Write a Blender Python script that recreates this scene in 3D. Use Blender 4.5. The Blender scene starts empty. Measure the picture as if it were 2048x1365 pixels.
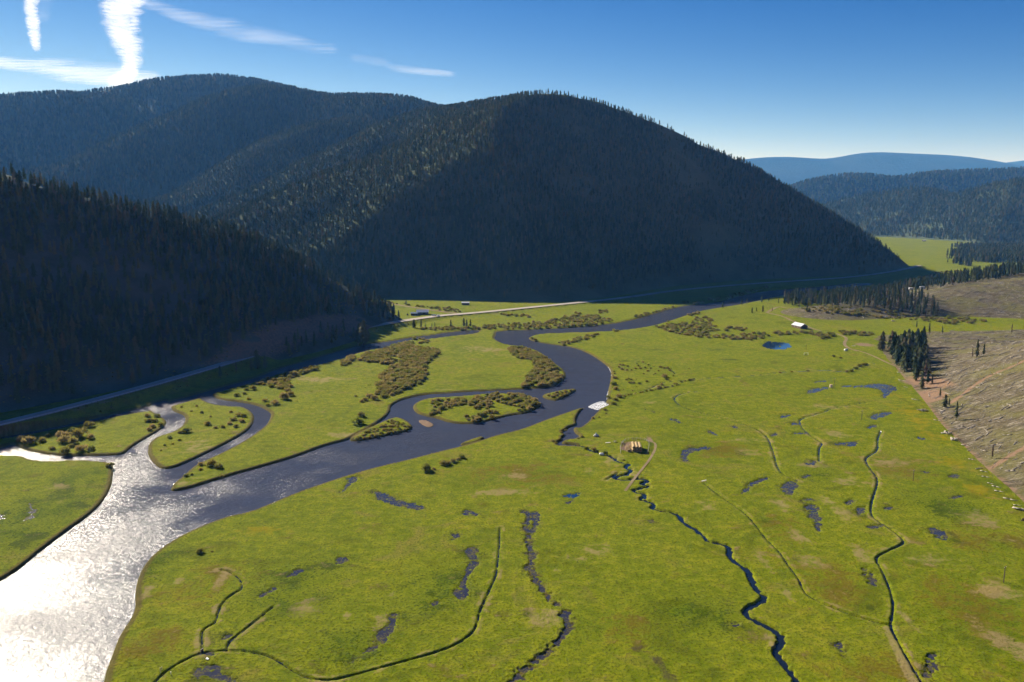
import bpy, math, random
import numpy as np
from mathutils import Vector, Matrix, Euler

random.seed(7)
HAZE_DENS = 4.6e-5
SKY_CURVE = ((3.1, 2.2, 1.6), (4.85, 1.8, 2.55), (7.2, 1.15, 4.0))      # per channel: level, contrast, gain
RNG = np.random.default_rng(11)
SC = bpy.context.scene
COL = SC.collection

# ------------------------------------------------------------------ camera, sky, sun
F, CAMH, YH, CX, CY = 1593.0, 121.0, 410.0, 1024.0, 682.5
PITCH = math.atan((CY - YH) / F)
CP, SP = math.cos(PITCH), math.sin(PITCH)
cam_d = bpy.data.cameras.new('camera')
cam = bpy.data.objects.new('camera', cam_d); COL.objects.link(cam)
cam.location = (0, 0, CAMH)
cam.rotation_euler = (math.pi / 2 - PITCH, 0, 0)
cam_d.sensor_width = 36.0
cam_d.lens = 36.0 * F / 2048.0
cam_d.clip_start = 1.0
cam_d.clip_end = 200000.0
SC.camera = cam

SUN_AZ, SUN_EL = math.radians(-40.0), math.radians(27.0)      # azimuth from +Y, negative = left
SUN_DIR = Vector((math.sin(SUN_AZ) * math.cos(SUN_EL), math.cos(SUN_AZ) * math.cos(SUN_EL), math.sin(SUN_EL)))
world = bpy.data.worlds.new('World'); SC.world = world
world.use_nodes = True
wn = world.node_tree; wn.nodes.clear()
w_out = wn.nodes.new('ShaderNodeOutputWorld')
w_bg = wn.nodes.new('ShaderNodeBackground')
w_sky = wn.nodes.new('ShaderNodeTexSky')
w_sky.sky_type = 'NISHITA'
w_sky.sun_disc = False
w_sky.sun_elevation = SUN_EL
w_sky.sun_rotation = SUN_AZ
w_sky.altitude = 0.0
w_sky.air_density = 0.6
w_sky.dust_density = 0.0
w_sky.ozone_density = 1.0
w_hs = wn.nodes.new('ShaderNodeHueSaturation')
w_hs.inputs['Saturation'].default_value = 1.15
w_bg.inputs['Strength'].default_value = 0.07
# a clear, deep mountain sky: the same sky all round with a steeper contrast
w_sep = wn.nodes.new('ShaderNodeSeparateColor'); w_cmb = wn.nodes.new('ShaderNodeCombineColor')
wn.links.new(w_sky.outputs[0], w_sep.inputs[0])
for k_, (mid_, p_, g_) in enumerate(SKY_CURVE):
    a_ = wn.nodes.new('ShaderNodeMath'); a_.operation = 'DIVIDE'; a_.inputs[1].default_value = mid_
    b_ = wn.nodes.new('ShaderNodeMath'); b_.operation = 'POWER'; b_.inputs[1].default_value = p_
    c_ = wn.nodes.new('ShaderNodeMath'); c_.operation = 'MULTIPLY'; c_.inputs[1].default_value = g_
    wn.links.new(w_sep.outputs[k_], a_.inputs[0]); wn.links.new(a_.outputs[0], b_.inputs[0]); wn.links.new(b_.outputs[0], c_.inputs[0]); wn.links.new(c_.outputs[0], w_cmb.inputs[k_])
wn.links.new(w_cmb.outputs[0], w_hs.inputs['Color'])
wn.links.new(w_hs.outputs[0], w_bg.inputs['Color'])
wn.links.new(w_bg.outputs[0], w_out.inputs['Surface'])

sun_d = bpy.data.lights.new('sun', 'SUN'); sun_d.energy = 4.6; sun_d.angle = math.radians(0.53)
sun_d.color = (1.0, 0.93, 0.82)
sun = bpy.data.objects.new('sun', sun_d); COL.objects.link(sun)
sun.rotation_euler = (-SUN_DIR).to_track_quat('-Z', 'Y').to_euler()

SC.view_settings.view_transform = 'Standard'
SC.view_settings.look = 'None'
SC.view_settings.exposure = 1.3
SC.view_settings.gamma = 1.0
SC.view_settings.use_curve_mapping = False
SC.render.engine = 'CYCLES'
cy = SC.cycles
cy.max_bounces = 5; cy.diffuse_bounces = 2; cy.glossy_bounces = 2; cy.transmission_bounces = 2
cy.transparent_max_bounces = 24; cy.volume_bounces = 0
cy.use_denoising = True; cy.denoiser = 'OPENIMAGEDENOISE'; cy.denoising_input_passes = 'RGB_ALBEDO_NORMAL'; cy.denoising_prefilter = 'ACCURATE'
cy.sample_clamp_indirect = 4.0
cy.caustics_reflective = False; cy.caustics_refractive = False

# ------------------------------------------------------------------ picture <-> place
ZOOM = dict(f=(0, 0, 1.0), z5=(650, 560, .3421), z3=(0, 560, .3421), z4=(0, 900, .3418), z6=(650, 900, .3418),
            z7=(1348, 460, .3421), z8=(1348, 880, .3553), t8=(560, 640, .166), s6=(1300, 590, .1953),
            s7=(1200, 700, .1221), s1=(1100, 780, .1685), s3=(1800, 820, .1759), s4=(280, 1260, .1172),
            h1=(740, 570, .1758), hb=(800, 590, .0732), ba=(1200, 860, .0732), bn=(1480, 560, .1172), rr=(1740, 560, .1504),
            fr=(1720, 430, .1602))
def zp(z, pts):
    ox, oy, s = ZOOM[z]
    return [(ox + p[0] * s, oy + p[1] * s) + tuple(p[2:]) for p in pts]
def ray(px, py):
    r = np.asarray(px, float) - CX; u = CY - np.asarray(py, float)
    return np.stack([r, F * CP + u * SP, -F * SP + u * CP], -1)
def G(px, py, z=0.0):
    d = ray(px, py); t = (z - CAMH) / d[..., 2]
    return d * t[..., None] + np.array([0, 0, CAMH])
def DP(px, py, y):
    d = ray(px, py); t = np.asarray(y, float) / d[..., 1]
    return d * t[..., None] + np.array([0, 0, CAMH])
def proj(X):
    X = np.asarray(X, float) - np.array([0, 0, CAMH])
    f = X[..., 1] * CP - X[..., 2] * SP; u = X[..., 1] * SP + X[..., 2] * CP
    f = np.where(f < 1, 1, f)
    return CX + F * X[..., 0] / f, CY - F * u / f
def gpts(z, pts, level=0.0):
    p = np.array([(a[0], a[1]) for a in zp(z, pts)], float)
    return G(p[:, 0], p[:, 1], level)[:, :2]

# ------------------------------------------------------------------ numpy helpers
def hash2(ix, iy, seed):
    h = (ix.astype(np.int64) * 374761393 + iy.astype(np.int64) * 668265263 + seed * 974634777) & 0xffffffff
    h = ((h ^ (h >> 13)) * 1274126177) & 0xffffffff
    h = h ^ (h >> 16)
    return (h & 0xffff) / 65535.0
def vnoise(x, y, seed=0):
    ix = np.floor(x).astype(np.int64); iy = np.floor(y).astype(np.int64)
    fx = x - ix; fy = y - iy
    fx = fx * fx * (3 - 2 * fx); fy = fy * fy * (3 - 2 * fy)
    a = hash2(ix, iy, seed); b = hash2(ix + 1, iy, seed); c = hash2(ix, iy + 1, seed); d = hash2(ix + 1, iy + 1, seed)
    return (a + (b - a) * fx) * (1 - fy) + (c + (d - c) * fx) * fy
def fbm(x, y, seed=0, octv=4):
    s = 0; a = .5; n = 0
    for i in range(octv):
        s = s + a * vnoise(x * 2 ** i + 17.3 * i, y * 2 ** i + 5.1 * i, seed + i); n += a; a *= .5
    return s / n * 2 - 1
def sstep(a, b, x):
    t = np.clip((x - a) / (b - a), 0, 1); return t * t * (3 - 2 * t)
def chaikin(p, it=2, closed=True):
    p = np.asarray(p, float)
    for _ in range(it):
        if closed:
            q = np.roll(p, -1, 0)
            p = np.stack([p * .75 + q * .25, p * .25 + q * .75], 1).reshape(-1, p.shape[1])
        else:
            a, b = p[:-1], p[1:]
            m = np.stack([a * .75 + b * .25, a * .25 + b * .75], 1).reshape(-1, p.shape[1])
            p = np.vstack([p[:1], m[1:-1], p[-1:]])
    return p
def resample(p, step):
    p = np.asarray(p, float)
    d = np.r_[0, np.cumsum(np.linalg.norm(np.diff(p[:, :2], axis=0), axis=1))]
    n = max(2, int(d[-1] / step) + 1); s = np.linspace(0, d[-1], n)
    return np.stack([np.interp(s, d, p[:, k]) for k in range(p.shape[1])], 1)
def segdist(P, poly, closed, want_t=False):
    """distance of points P (n,2) to a polyline; chunked"""
    A = np.asarray(poly, float)[:, :2]
    if closed: B = np.roll(A, -1, 0)
    else: A, B = A[:-1], A[1:]
    D = B - A; L = np.maximum((D ** 2).sum(1), 1e-9)
    out = np.empty(len(P)); tt = np.empty(len(P)) if want_t else None
    ch = max(1, int(4e6 / len(A)))
    for i in range(0, len(P), ch):
        Q = P[i:i + ch]
        rx = Q[:, None, 0] - A[None, :, 0]; ry = Q[:, None, 1] - A[None, :, 1]
        t = np.clip((rx * D[:, 0] + ry * D[:, 1]) / L, 0, 1)
        dd = (rx - t * D[:, 0]) ** 2 + (ry - t * D[:, 1]) ** 2
        k = dd.argmin(1); r = np.arange(len(Q))
        out[i:i + ch] = np.sqrt(dd[r, k])
        if want_t: tt[i:i + ch] = k + t[r, k]
    return (out, tt) if want_t else out
def inpoly(P, poly):
    A = np.asarray(poly, float); B = np.roll(A, -1, 0)
    ins = np.zeros(len(P), bool)
    ch = max(1, int(6e6 / len(A)))
    dy = B[:, 1] - A[:, 1]; dy = np.where(np.abs(dy) < 1e-12, 1e-12, dy)
    for i in range(0, len(P), ch):
        Q = P[i:i + ch]
        c = (A[None, :, 1] > Q[:, None, 1]) != (B[None, :, 1] > Q[:, None, 1])
        xi = A[None, :, 0] + (Q[:, None, 1] - A[None, :, 1]) * ((B[:, 0] - A[:, 0]) / dy)[None]
        ins[i:i + ch] = ((c & (Q[:, None, 0] < xi)).sum(1) % 2) == 1
    return ins
def sdf_near(P, poly, pad):
    """signed distance (positive inside) for points near a polygon, -pad elsewhere"""
    lo = poly.min(0) - pad; hi = poly.max(0) + pad
    m = (P[:, 0] > lo[0]) & (P[:, 0] < hi[0]) & (P[:, 1] > lo[1]) & (P[:, 1] < hi[1])
    s = np.full(len(P), -1e3)
    Q = P[m]
    if len(Q):
        ins = inpoly(Q, poly); d = segdist(Q, poly, True)
        s[m] = np.where(ins, d, -d)
    return s

# ------------------------------------------------------------------ mesh helpers
def mesh_np(name, V, Fq, tri=None, smooth=True, mat=None, uv=None):
    me = bpy.data.meshes.new(name)
    V = np.asarray(V, np.float32)
    me.vertices.add(len(V)); me.vertices.foreach_set('co', V.ravel())
    Fq = np.asarray(Fq, np.int32)
    k = Fq.shape[1]
    me.loops.add(Fq.size); me.loops.foreach_set('vertex_index', Fq.ravel())
    me.polygons.add(len(Fq)); me.polygons.foreach_set('loop_start', np.arange(0, Fq.size, k, dtype=np.int32))
    me.polygons.foreach_set('use_smooth', np.full(len(Fq), smooth))
    me.update(calc_edges=True); me.validate()
    for m in (mat if isinstance(mat, (list, tuple)) else [mat]):
        if m: me.materials.append(m)
    return me
def attr(me, name, vals):
    a = me.attributes.new(name, 'FLOAT', 'POINT'); a.data.foreach_set('value', np.asarray(vals, np.float32))
def link(name, data, parent=None, loc=None, rot=None):
    o = bpy.data.objects.new(name, data); COL.objects.link(o)
    if loc is not None: o.location = loc
    if rot is not None: o.rotation_euler = rot
    if parent: o.parent = parent
    return o
def tag(o, label=None, cat=None, group=None, kind=None):
    if label: o['label'] = label
    if cat: o['category'] = cat
    if group: o['group'] = group
    if kind: o['kind'] = kind
    return o
class MB:
    """collects verts / faces with material slots for one mesh"""
    def __init__(s): s.v = []; s.f = []; s.m = []
    def add(s, v, f, m=0):
        n = len(s.v); s.v += [tuple(map(float, q)) for q in v]
        for q in f: s.f.append([n + i for i in q]); s.m.append(m)
    def box(s, c, size, rz=0, m=0, tilt=None):
        hx, hy, hz = [k / 2 for k in size]
        M = Matrix.Rotation(rz, 3, 'Z')
        if tilt: M = M @ Euler(tilt).to_matrix()
        v = [M @ Vector((sx * hx, sy * hy, sz * hz)) + Vector(c) for sz in (-1, 1) for sy in (-1, 1) for sx in (-1, 1)]
        s.add(v, [(0, 2, 3, 1), (4, 5, 7, 6), (0, 1, 5, 4), (2, 6, 7, 3), (0, 4, 6, 2), (1, 3, 7, 5)], m)
    def tube(s, a, b, r0, r1, n=6, m=0, cap=True):
        a, b = Vector(a), Vector(b); d = (b - a).normalized()
        u = d.orthogonal().normalized(); w = d.cross(u)
        v = []
        for p, r in ((a, r0), (b, r1)):
            for i in range(n):
                t = 2 * math.pi * i / n; v.append(p + u * math.cos(t) * r + w * math.sin(t) * r)
        f = [(i, (i + 1) % n, n + (i + 1) % n, n + i) for i in range(n)]
        if cap: f += [tuple(range(n - 1, -1, -1)), tuple(range(n, 2 * n))]
        s.add(v, f, m)
    def mesh(s, name, mats, smooth=False):
        me = bpy.data.meshes.new(name); me.from_pydata(s.v, [], s.f)
        for m in (mats if isinstance(mats, (list, tuple)) else [mats]): me.materials.append(m)
        me.polygons.foreach_set('material_index', np.array(s.m, np.int32))
        me.polygons.foreach_set('use_smooth', np.full(len(s.f), smooth))
        me.update(); return me

# ------------------------------------------------------------------ material helpers
class NT:
    def __init__(s, name):
        s.mat = bpy.data.materials.new(name); s.mat.use_nodes = True
        s.t = s.mat.node_tree; s.t.nodes.clear()
        s.out = s.n('ShaderNodeOutputMaterial')
    def n(s, kind, **kw):
        x = s.t.nodes.new(kind)
        for k, v in kw.items(): setattr(x, k, v)
        return x
    def l(s, a, b): s.t.links.new(a, b)
    def pos(s): return s.n('ShaderNodeNewGeometry').outputs['Position']
    def noise(s, scale, vec=None, detail=3.0, rough=.55, dist=0.0, kind='FBM'):
        x = s.n('ShaderNodeTexNoise'); x.inputs['Scale'].default_value = scale
        x.inputs['Detail'].default_value = detail; x.inputs['Roughness'].default_value = rough
        x.inputs['Distortion'].default_value = dist
        s.l(vec if vec is not None else s.pos(), x.inputs['Vector'])
        return x.outputs[0]
    def ramp(s, fac, stops):
        x = s.n('ShaderNodeValToRGB'); e = x.color_ramp.elements
        while len(e) < len(stops): e.new(.5)
        for q, (p, c) in zip(e, stops):
            q.position = p; q.color = (*c, 1) if len(c) == 3 else c
        s.l(fac, x.inputs[0]); return x.outputs[0]
    def mix(s, fac, a, b, mode='MIX'):
        x = s.n('ShaderNodeMix', data_type='RGBA', blend_type=mode)
        for sock, v in ((x.inputs[0], fac), (x.inputs[6], a), (x.inputs[7], b)):
            if hasattr(v, 'links'): s.l(v, sock)
            elif isinstance(v, (tuple, list)): sock.default_value = (*v, 1)
            else: sock.default_value = v
        return x.outputs[2]
    def math(s, op, a, b=0.0, c=None, clamp=False):
        x = s.n('ShaderNodeMath', operation=op, use_clamp=clamp)
        for i, v in enumerate((a, b) if c is None else (a, b, c)):
            if hasattr(v, 'links'): s.l(v, x.inputs[i])
            else: x.inputs[i].default_value = v
        return x.outputs[0]
    def step(s, x, a, b):
        m = s.n('ShaderNodeMapRange', interpolation_type='SMOOTHSTEP')
        s.l(x, m.inputs[0]); m.inputs[1].default_value = a; m.inputs[2].default_value = b
        return m.outputs[0]
    def attr(s, name):
        return s.n('ShaderNodeAttribute', attribute_name=name).outputs['Fac']
    def bump(s, h, strength=.5, dist=1.0, normal=None):
        x = s.n('ShaderNodeBump'); x.inputs['Strength'].default_value = strength; x.inputs['Distance'].default_value = dist
        s.l(h, x.inputs['Height'])
        if normal is not None: s.l(normal, x.inputs['Normal'])
        return x.outputs[0]
    def bsdf(s, color, rough=.9, spec=.1, normal=None, **kw):
        x = s.n('ShaderNodeBsdfPrincipled')
        for nm, v in (('Base Color', color), ('Roughness', rough), ('Specular IOR Level', spec)) + tuple(kw.items()):
            if hasattr(v, 'links'): s.l(v, x.inputs[nm])
            elif isinstance(v, (tuple, list)): x.inputs[nm].default_value = (*v, 1)
            else: x.inputs[nm].default_value = v
        if normal is not None: s.l(normal, x.inputs['Normal'])
        return x.outputs[0]
    def done(s, shader): s.l(shader, s.out.inputs['Surface']); return s.mat

def simple(name, color, rough=.85, spec=.2, var=.25, scale=2.0, metal=0.0):
    t = NT(name)
    tc = t.n('ShaderNodeTexCoord').outputs['Object']
    nz = t.noise(scale, tc, 4)
    c = t.mix(nz, tuple(k * (1 - var) for k in color), tuple(min(1, k * (1 + var)) for k in color))
    return t.done(t.bsdf(c, rough, spec, **{'Metallic': metal}))

# ================================================================== TRACED PLAN OF THE VALLEY
RIVER = [(205, 1440), (205, 1365), (225, 1310), (240, 1270), (272, 1225), (270, 1185), (278, 1150), (300, 1115), (350, 1080), (400, 1056),
 (455, 1035), (500, 1027), (545, 1008), (600, 985), (650, 968), (705, 950), (760, 935), (820, 921), (880, 905), (930, 893), (960, 884),
 (990, 873), (1040, 862), (1090, 842), (1130, 828), (1165, 816), (1190, 813), (1215, 806), (1215, 786), (1221, 765), (1223, 741),
 (1204, 724), (1177, 707), (1146, 695), (1105, 690), (1064, 683), (1054, 676), (1078, 668), (1146, 666), (1232, 663), (1300, 654),
 (1350, 639), (1392, 624), (1437, 616), (1478, 610), (1520, 601), (1570, 590), (1640, 581), (1700, 574), (1745, 570),
 (1742, 566), (1700, 568), (1620, 576), (1560, 580), (1510, 586), (1468, 596), (1440, 605), (1400, 609), (1350, 615),
 (1266, 642), (1197, 652), (1095, 659), (992, 662), (992, 671), (987, 678), (1009, 690), (1043, 693), (1078, 702), (1102, 721),
 (1129, 741), (1134, 755), (1119, 769), (1091, 777), (1043, 779), (992, 782), (941, 784), (889, 788), (855, 789), (821, 796),
 (797, 803), (780, 815), (782, 823), (770, 838), (729, 863), (712, 871), (694, 882), (650, 892), (599, 912), (547, 928), (479, 947),
 (428, 962), (376, 979), (339, 985), (346, 970), (363, 957), (380, 941), (397, 929), (438, 911), (479, 890), (513, 868), (534, 851),
 (544, 830), (537, 823), (513, 811), (479, 805), (445, 801), (431, 797), (420, 786), (395, 795), (421, 810), (462, 815), (489, 815),
 (510, 830), (506, 851), (489, 868), (445, 892), (393, 917), (363, 931), (342, 938), (322, 939), (308, 928), (296, 912), (296, 899),
 (298, 888), (315, 875), (342, 868), (362, 857), (373, 840), (366, 830), (345, 823), (342, 813), (335, 800), (302, 808), (300, 820),
 (308, 827), (328, 837), (335, 847), (321, 861), (291, 878), (260, 897), (251, 907), (239, 911), (205, 912), (137, 914), (85, 909),
 (44, 899), (24, 888), (0, 898), (-80, 900), (-80, 915), (0, 912), (48, 914), (58, 922), (103, 926), (154, 922), (209, 926),
 (227, 930), (226, 953), (222, 977), (205, 1005), (185, 1027), (127, 1068), (79, 1105), (34, 1143), (0, 1163), (-80, 1210),
 (-300, 1330), (-500, 1440)]
BACK = zp('t8', [(2400, 115), (2048, 150), (1850, 185), (1600, 210), (1400, 250), (1100, 290), (1000, 300), (750, 370), (500, 440), (250, 520), (0, 580)]) + \
 zp('z3', [(1500, 575), (1300, 628), (1100, 685), (900, 735), (700, 778), (500, 825), (300, 865), (100, 905), (-100, 940), (-100, 962),
 (100, 925), (300, 882), (500, 845), (700, 800), (870, 772), (1000, 745), (1150, 700), (1290, 655), (1500, 600)]) + \
 zp('t8', [(0, 650), (200, 605), (430, 555), (700, 485), (900, 415), (1050, 372), (1300, 332), (1500, 275), (1560, 245), (1800, 236), (2048, 200), (2400, 165)])
CREEKPOOL = zp('s1', [(440, 200), (600, 228), (560, 270), (520, 310), (470, 370), (400, 430), (350, 465), (310, 455), (280, 460), (280, 490),
 (310, 530), (350, 545), (330, 575), (280, 595), (200, 600), (140, 620), (140, 650), (310, 655), (310, 680), (100, 675), (80, 650),
 (90, 625), (170, 592), (130, 580), (170, 558), (190, 540), (130, 510), (200, 480), (210, 450), (310, 430), (320, 400), (305, 370),
 (330, 310), (380, 235)])
PAINTED_GLINT = zp('s1', [(435, 205), (500, 170), (580, 138), (640, 135), (660, 150), (712, 180), (640, 208), (570, 240), (520, 228)])  # outline of the sun glint that is painted on as a white sheet
ISLANDS = [
 zp('z5', [(510, 745), (530, 720), (600, 695), (700, 690), (850, 680), (950, 668), (1100, 668), (1200, 690), (1250, 710), (1268, 735),
  (1230, 760), (1170, 785), (1100, 790), (1000, 815), (900, 840), (800, 845), (730, 838), (650, 810), (590, 800), (530, 780)]),
 zp('z5', [(130, 945), (190, 900), (260, 870), (330, 835), (400, 808), (450, 812), (500, 840), (518, 870), (470, 890), (400, 905), (300, 925), (200, 945)]),
 zp('z5', [(1265, 675), (1330, 660), (1400, 645), (1480, 640), (1450, 665), (1380, 700), (1340, 710), (1280, 695)]),
 zp('z5', [(780, 968), (830, 945), (900, 922), (935, 920), (920, 940), (870, 960), (820, 970)]),
]
BAR = zp('z5', [(538, 822), (580, 816), (620, 833), (642, 850), (610, 868), (570, 852)])
CREEK = zp('s1', [(300, 668), (400, 672), (460, 720), (560, 750), (620, 770), (700, 790), (770, 820), (780, 845), (850, 870), (930, 880),
 (935, 900), (890, 935), (970, 960), (940, 1000), (860, 1030), (745, 1040), (800, 1075), (920, 1078), (960, 1070), (1100, 1060),
 (1160, 1085), (1140, 1100), (1080, 1115), (1130, 1140), (1185, 1150), (1080, 1180), (985, 1200), (1020, 1225), (1090, 1235),
 (1130, 1260), (1120, 1290), (1060, 1305), (1130, 1325)]) + [(1299, 1006), (1311, 1011), (1303, 1018), (1320, 1023), (1348, 1027),
 (1362, 1036), (1366, 1047), (1394, 1063), (1408, 1075), (1415, 1086), (1437, 1088), (1462, 1097), (1455, 1113), (1469, 1125),
 (1497, 1143), (1503, 1161), (1511, 1182), (1534, 1200), (1504, 1214), (1488, 1226), (1497, 1239), (1526, 1251), (1550, 1264),
 (1563, 1274), (1561, 1296), (1549, 1305), (1558, 1317), (1575, 1342), (1593, 1365), (1615, 1400), (1640, 1440)]
# irrigation ditches: (half width of the water in metres, points)
DITCHES = [
 (.40, [(1000, 1056), (999, 1090), (996, 1120), (993, 1150), (975, 1190), (960, 1220), (953, 1255), (935, 1275), (900, 1295), (860, 1308),
        (800, 1325), (760, 1335), (700, 1352), (660, 1361), (616, 1357), (588, 1343), (561, 1324), (533, 1310), (492, 1302), (455, 1301),
        (410, 1305), (386, 1312), (356, 1327), (325, 1348), (309, 1365), (280, 1400)]),
 (.20, [(404, 1303), (404, 1286), (403, 1266), (410, 1256), (431, 1247), (436, 1225), (444, 1206), (462, 1190), (482, 1180), (485, 1170),
        (479, 1156), (462, 1144), (441, 1139)]),
 (.24, [(453, 1301), (456, 1286), (479, 1267), (513, 1240), (547, 1213)]),
 (.55, [(1407, 965), (1433, 987), (1465, 1008), (1494, 1029), (1515, 1054), (1533, 1079), (1561, 1104), (1575, 1129), (1597, 1155),
        (1607, 1182), (1620, 1194), (1668, 1216), (1721, 1235), (1780, 1251)]),
 (.60, [(1762, 862), (1755, 877), (1757, 901), (1735, 913), (1730, 921), (1742, 939), (1755, 955), (1755, 972), (1744, 1001), (1741, 1029),
        (1757, 1043), (1789, 1063), (1810, 1082), (1803, 1090), (1771, 1104), (1749, 1116), (1764, 1139), (1781, 1178), (1789, 1214),
        (1780, 1251), (1792, 1274), (1813, 1313), (1844, 1365), (1870, 1410)]),
 (.55, [(1400, 782), (1365, 786), (1348, 794), (1350, 803), (1368, 816), (1416, 829), (1461, 840), (1502, 853), (1529, 867), (1540, 884),
        (1550, 915), (1554, 933), (1563, 947), (1597, 963)]),
 (.45, [(1735, 804), (1666, 816), (1642, 826), (1610, 834), (1596, 842), (1611, 864), (1639, 883), (1646, 886), (1637, 898), (1639, 922)]),
 (.45, [(1213, 725), (1235, 722), (1262, 722), (1285, 724), (1300, 731), (1322, 734), (1345, 740), (1350, 748)]),
 (.40, [(1225, 800), (1250, 790), (1275, 784), (1300, 777), (1320, 766), (1345, 762), (1385, 760), (1423, 755), (1512, 751), (1560, 744), (1615, 742), (1656, 740),
        (1690, 744), (1711, 737), (1724, 730), (1750, 727)]),
 (.30, [(1210, 960), (1230, 950), (1236, 944)]),
]
MARSH = zp('z6', [(1160, 350), (1195, 380), (1170, 460), (1200, 510), (1185, 570), (1215, 600), (1190, 690), (1230, 740), (1260, 810),
 (1310, 860), (1370, 900), (1390, 940), (1425, 985), (1440, 1040), (1400, 1080), (1330, 1160), (1250, 1220), (1170, 1290), (1090, 1360), (1040, 1420)])
MARSHW = [.9, 1.2, .9, .9, 1.0, 1.2, 1.0, 1.2, .9, .7, .6, .7, 2.0, .8, .9, 1.0, 1.1, 1.0, .9, .9]
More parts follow.
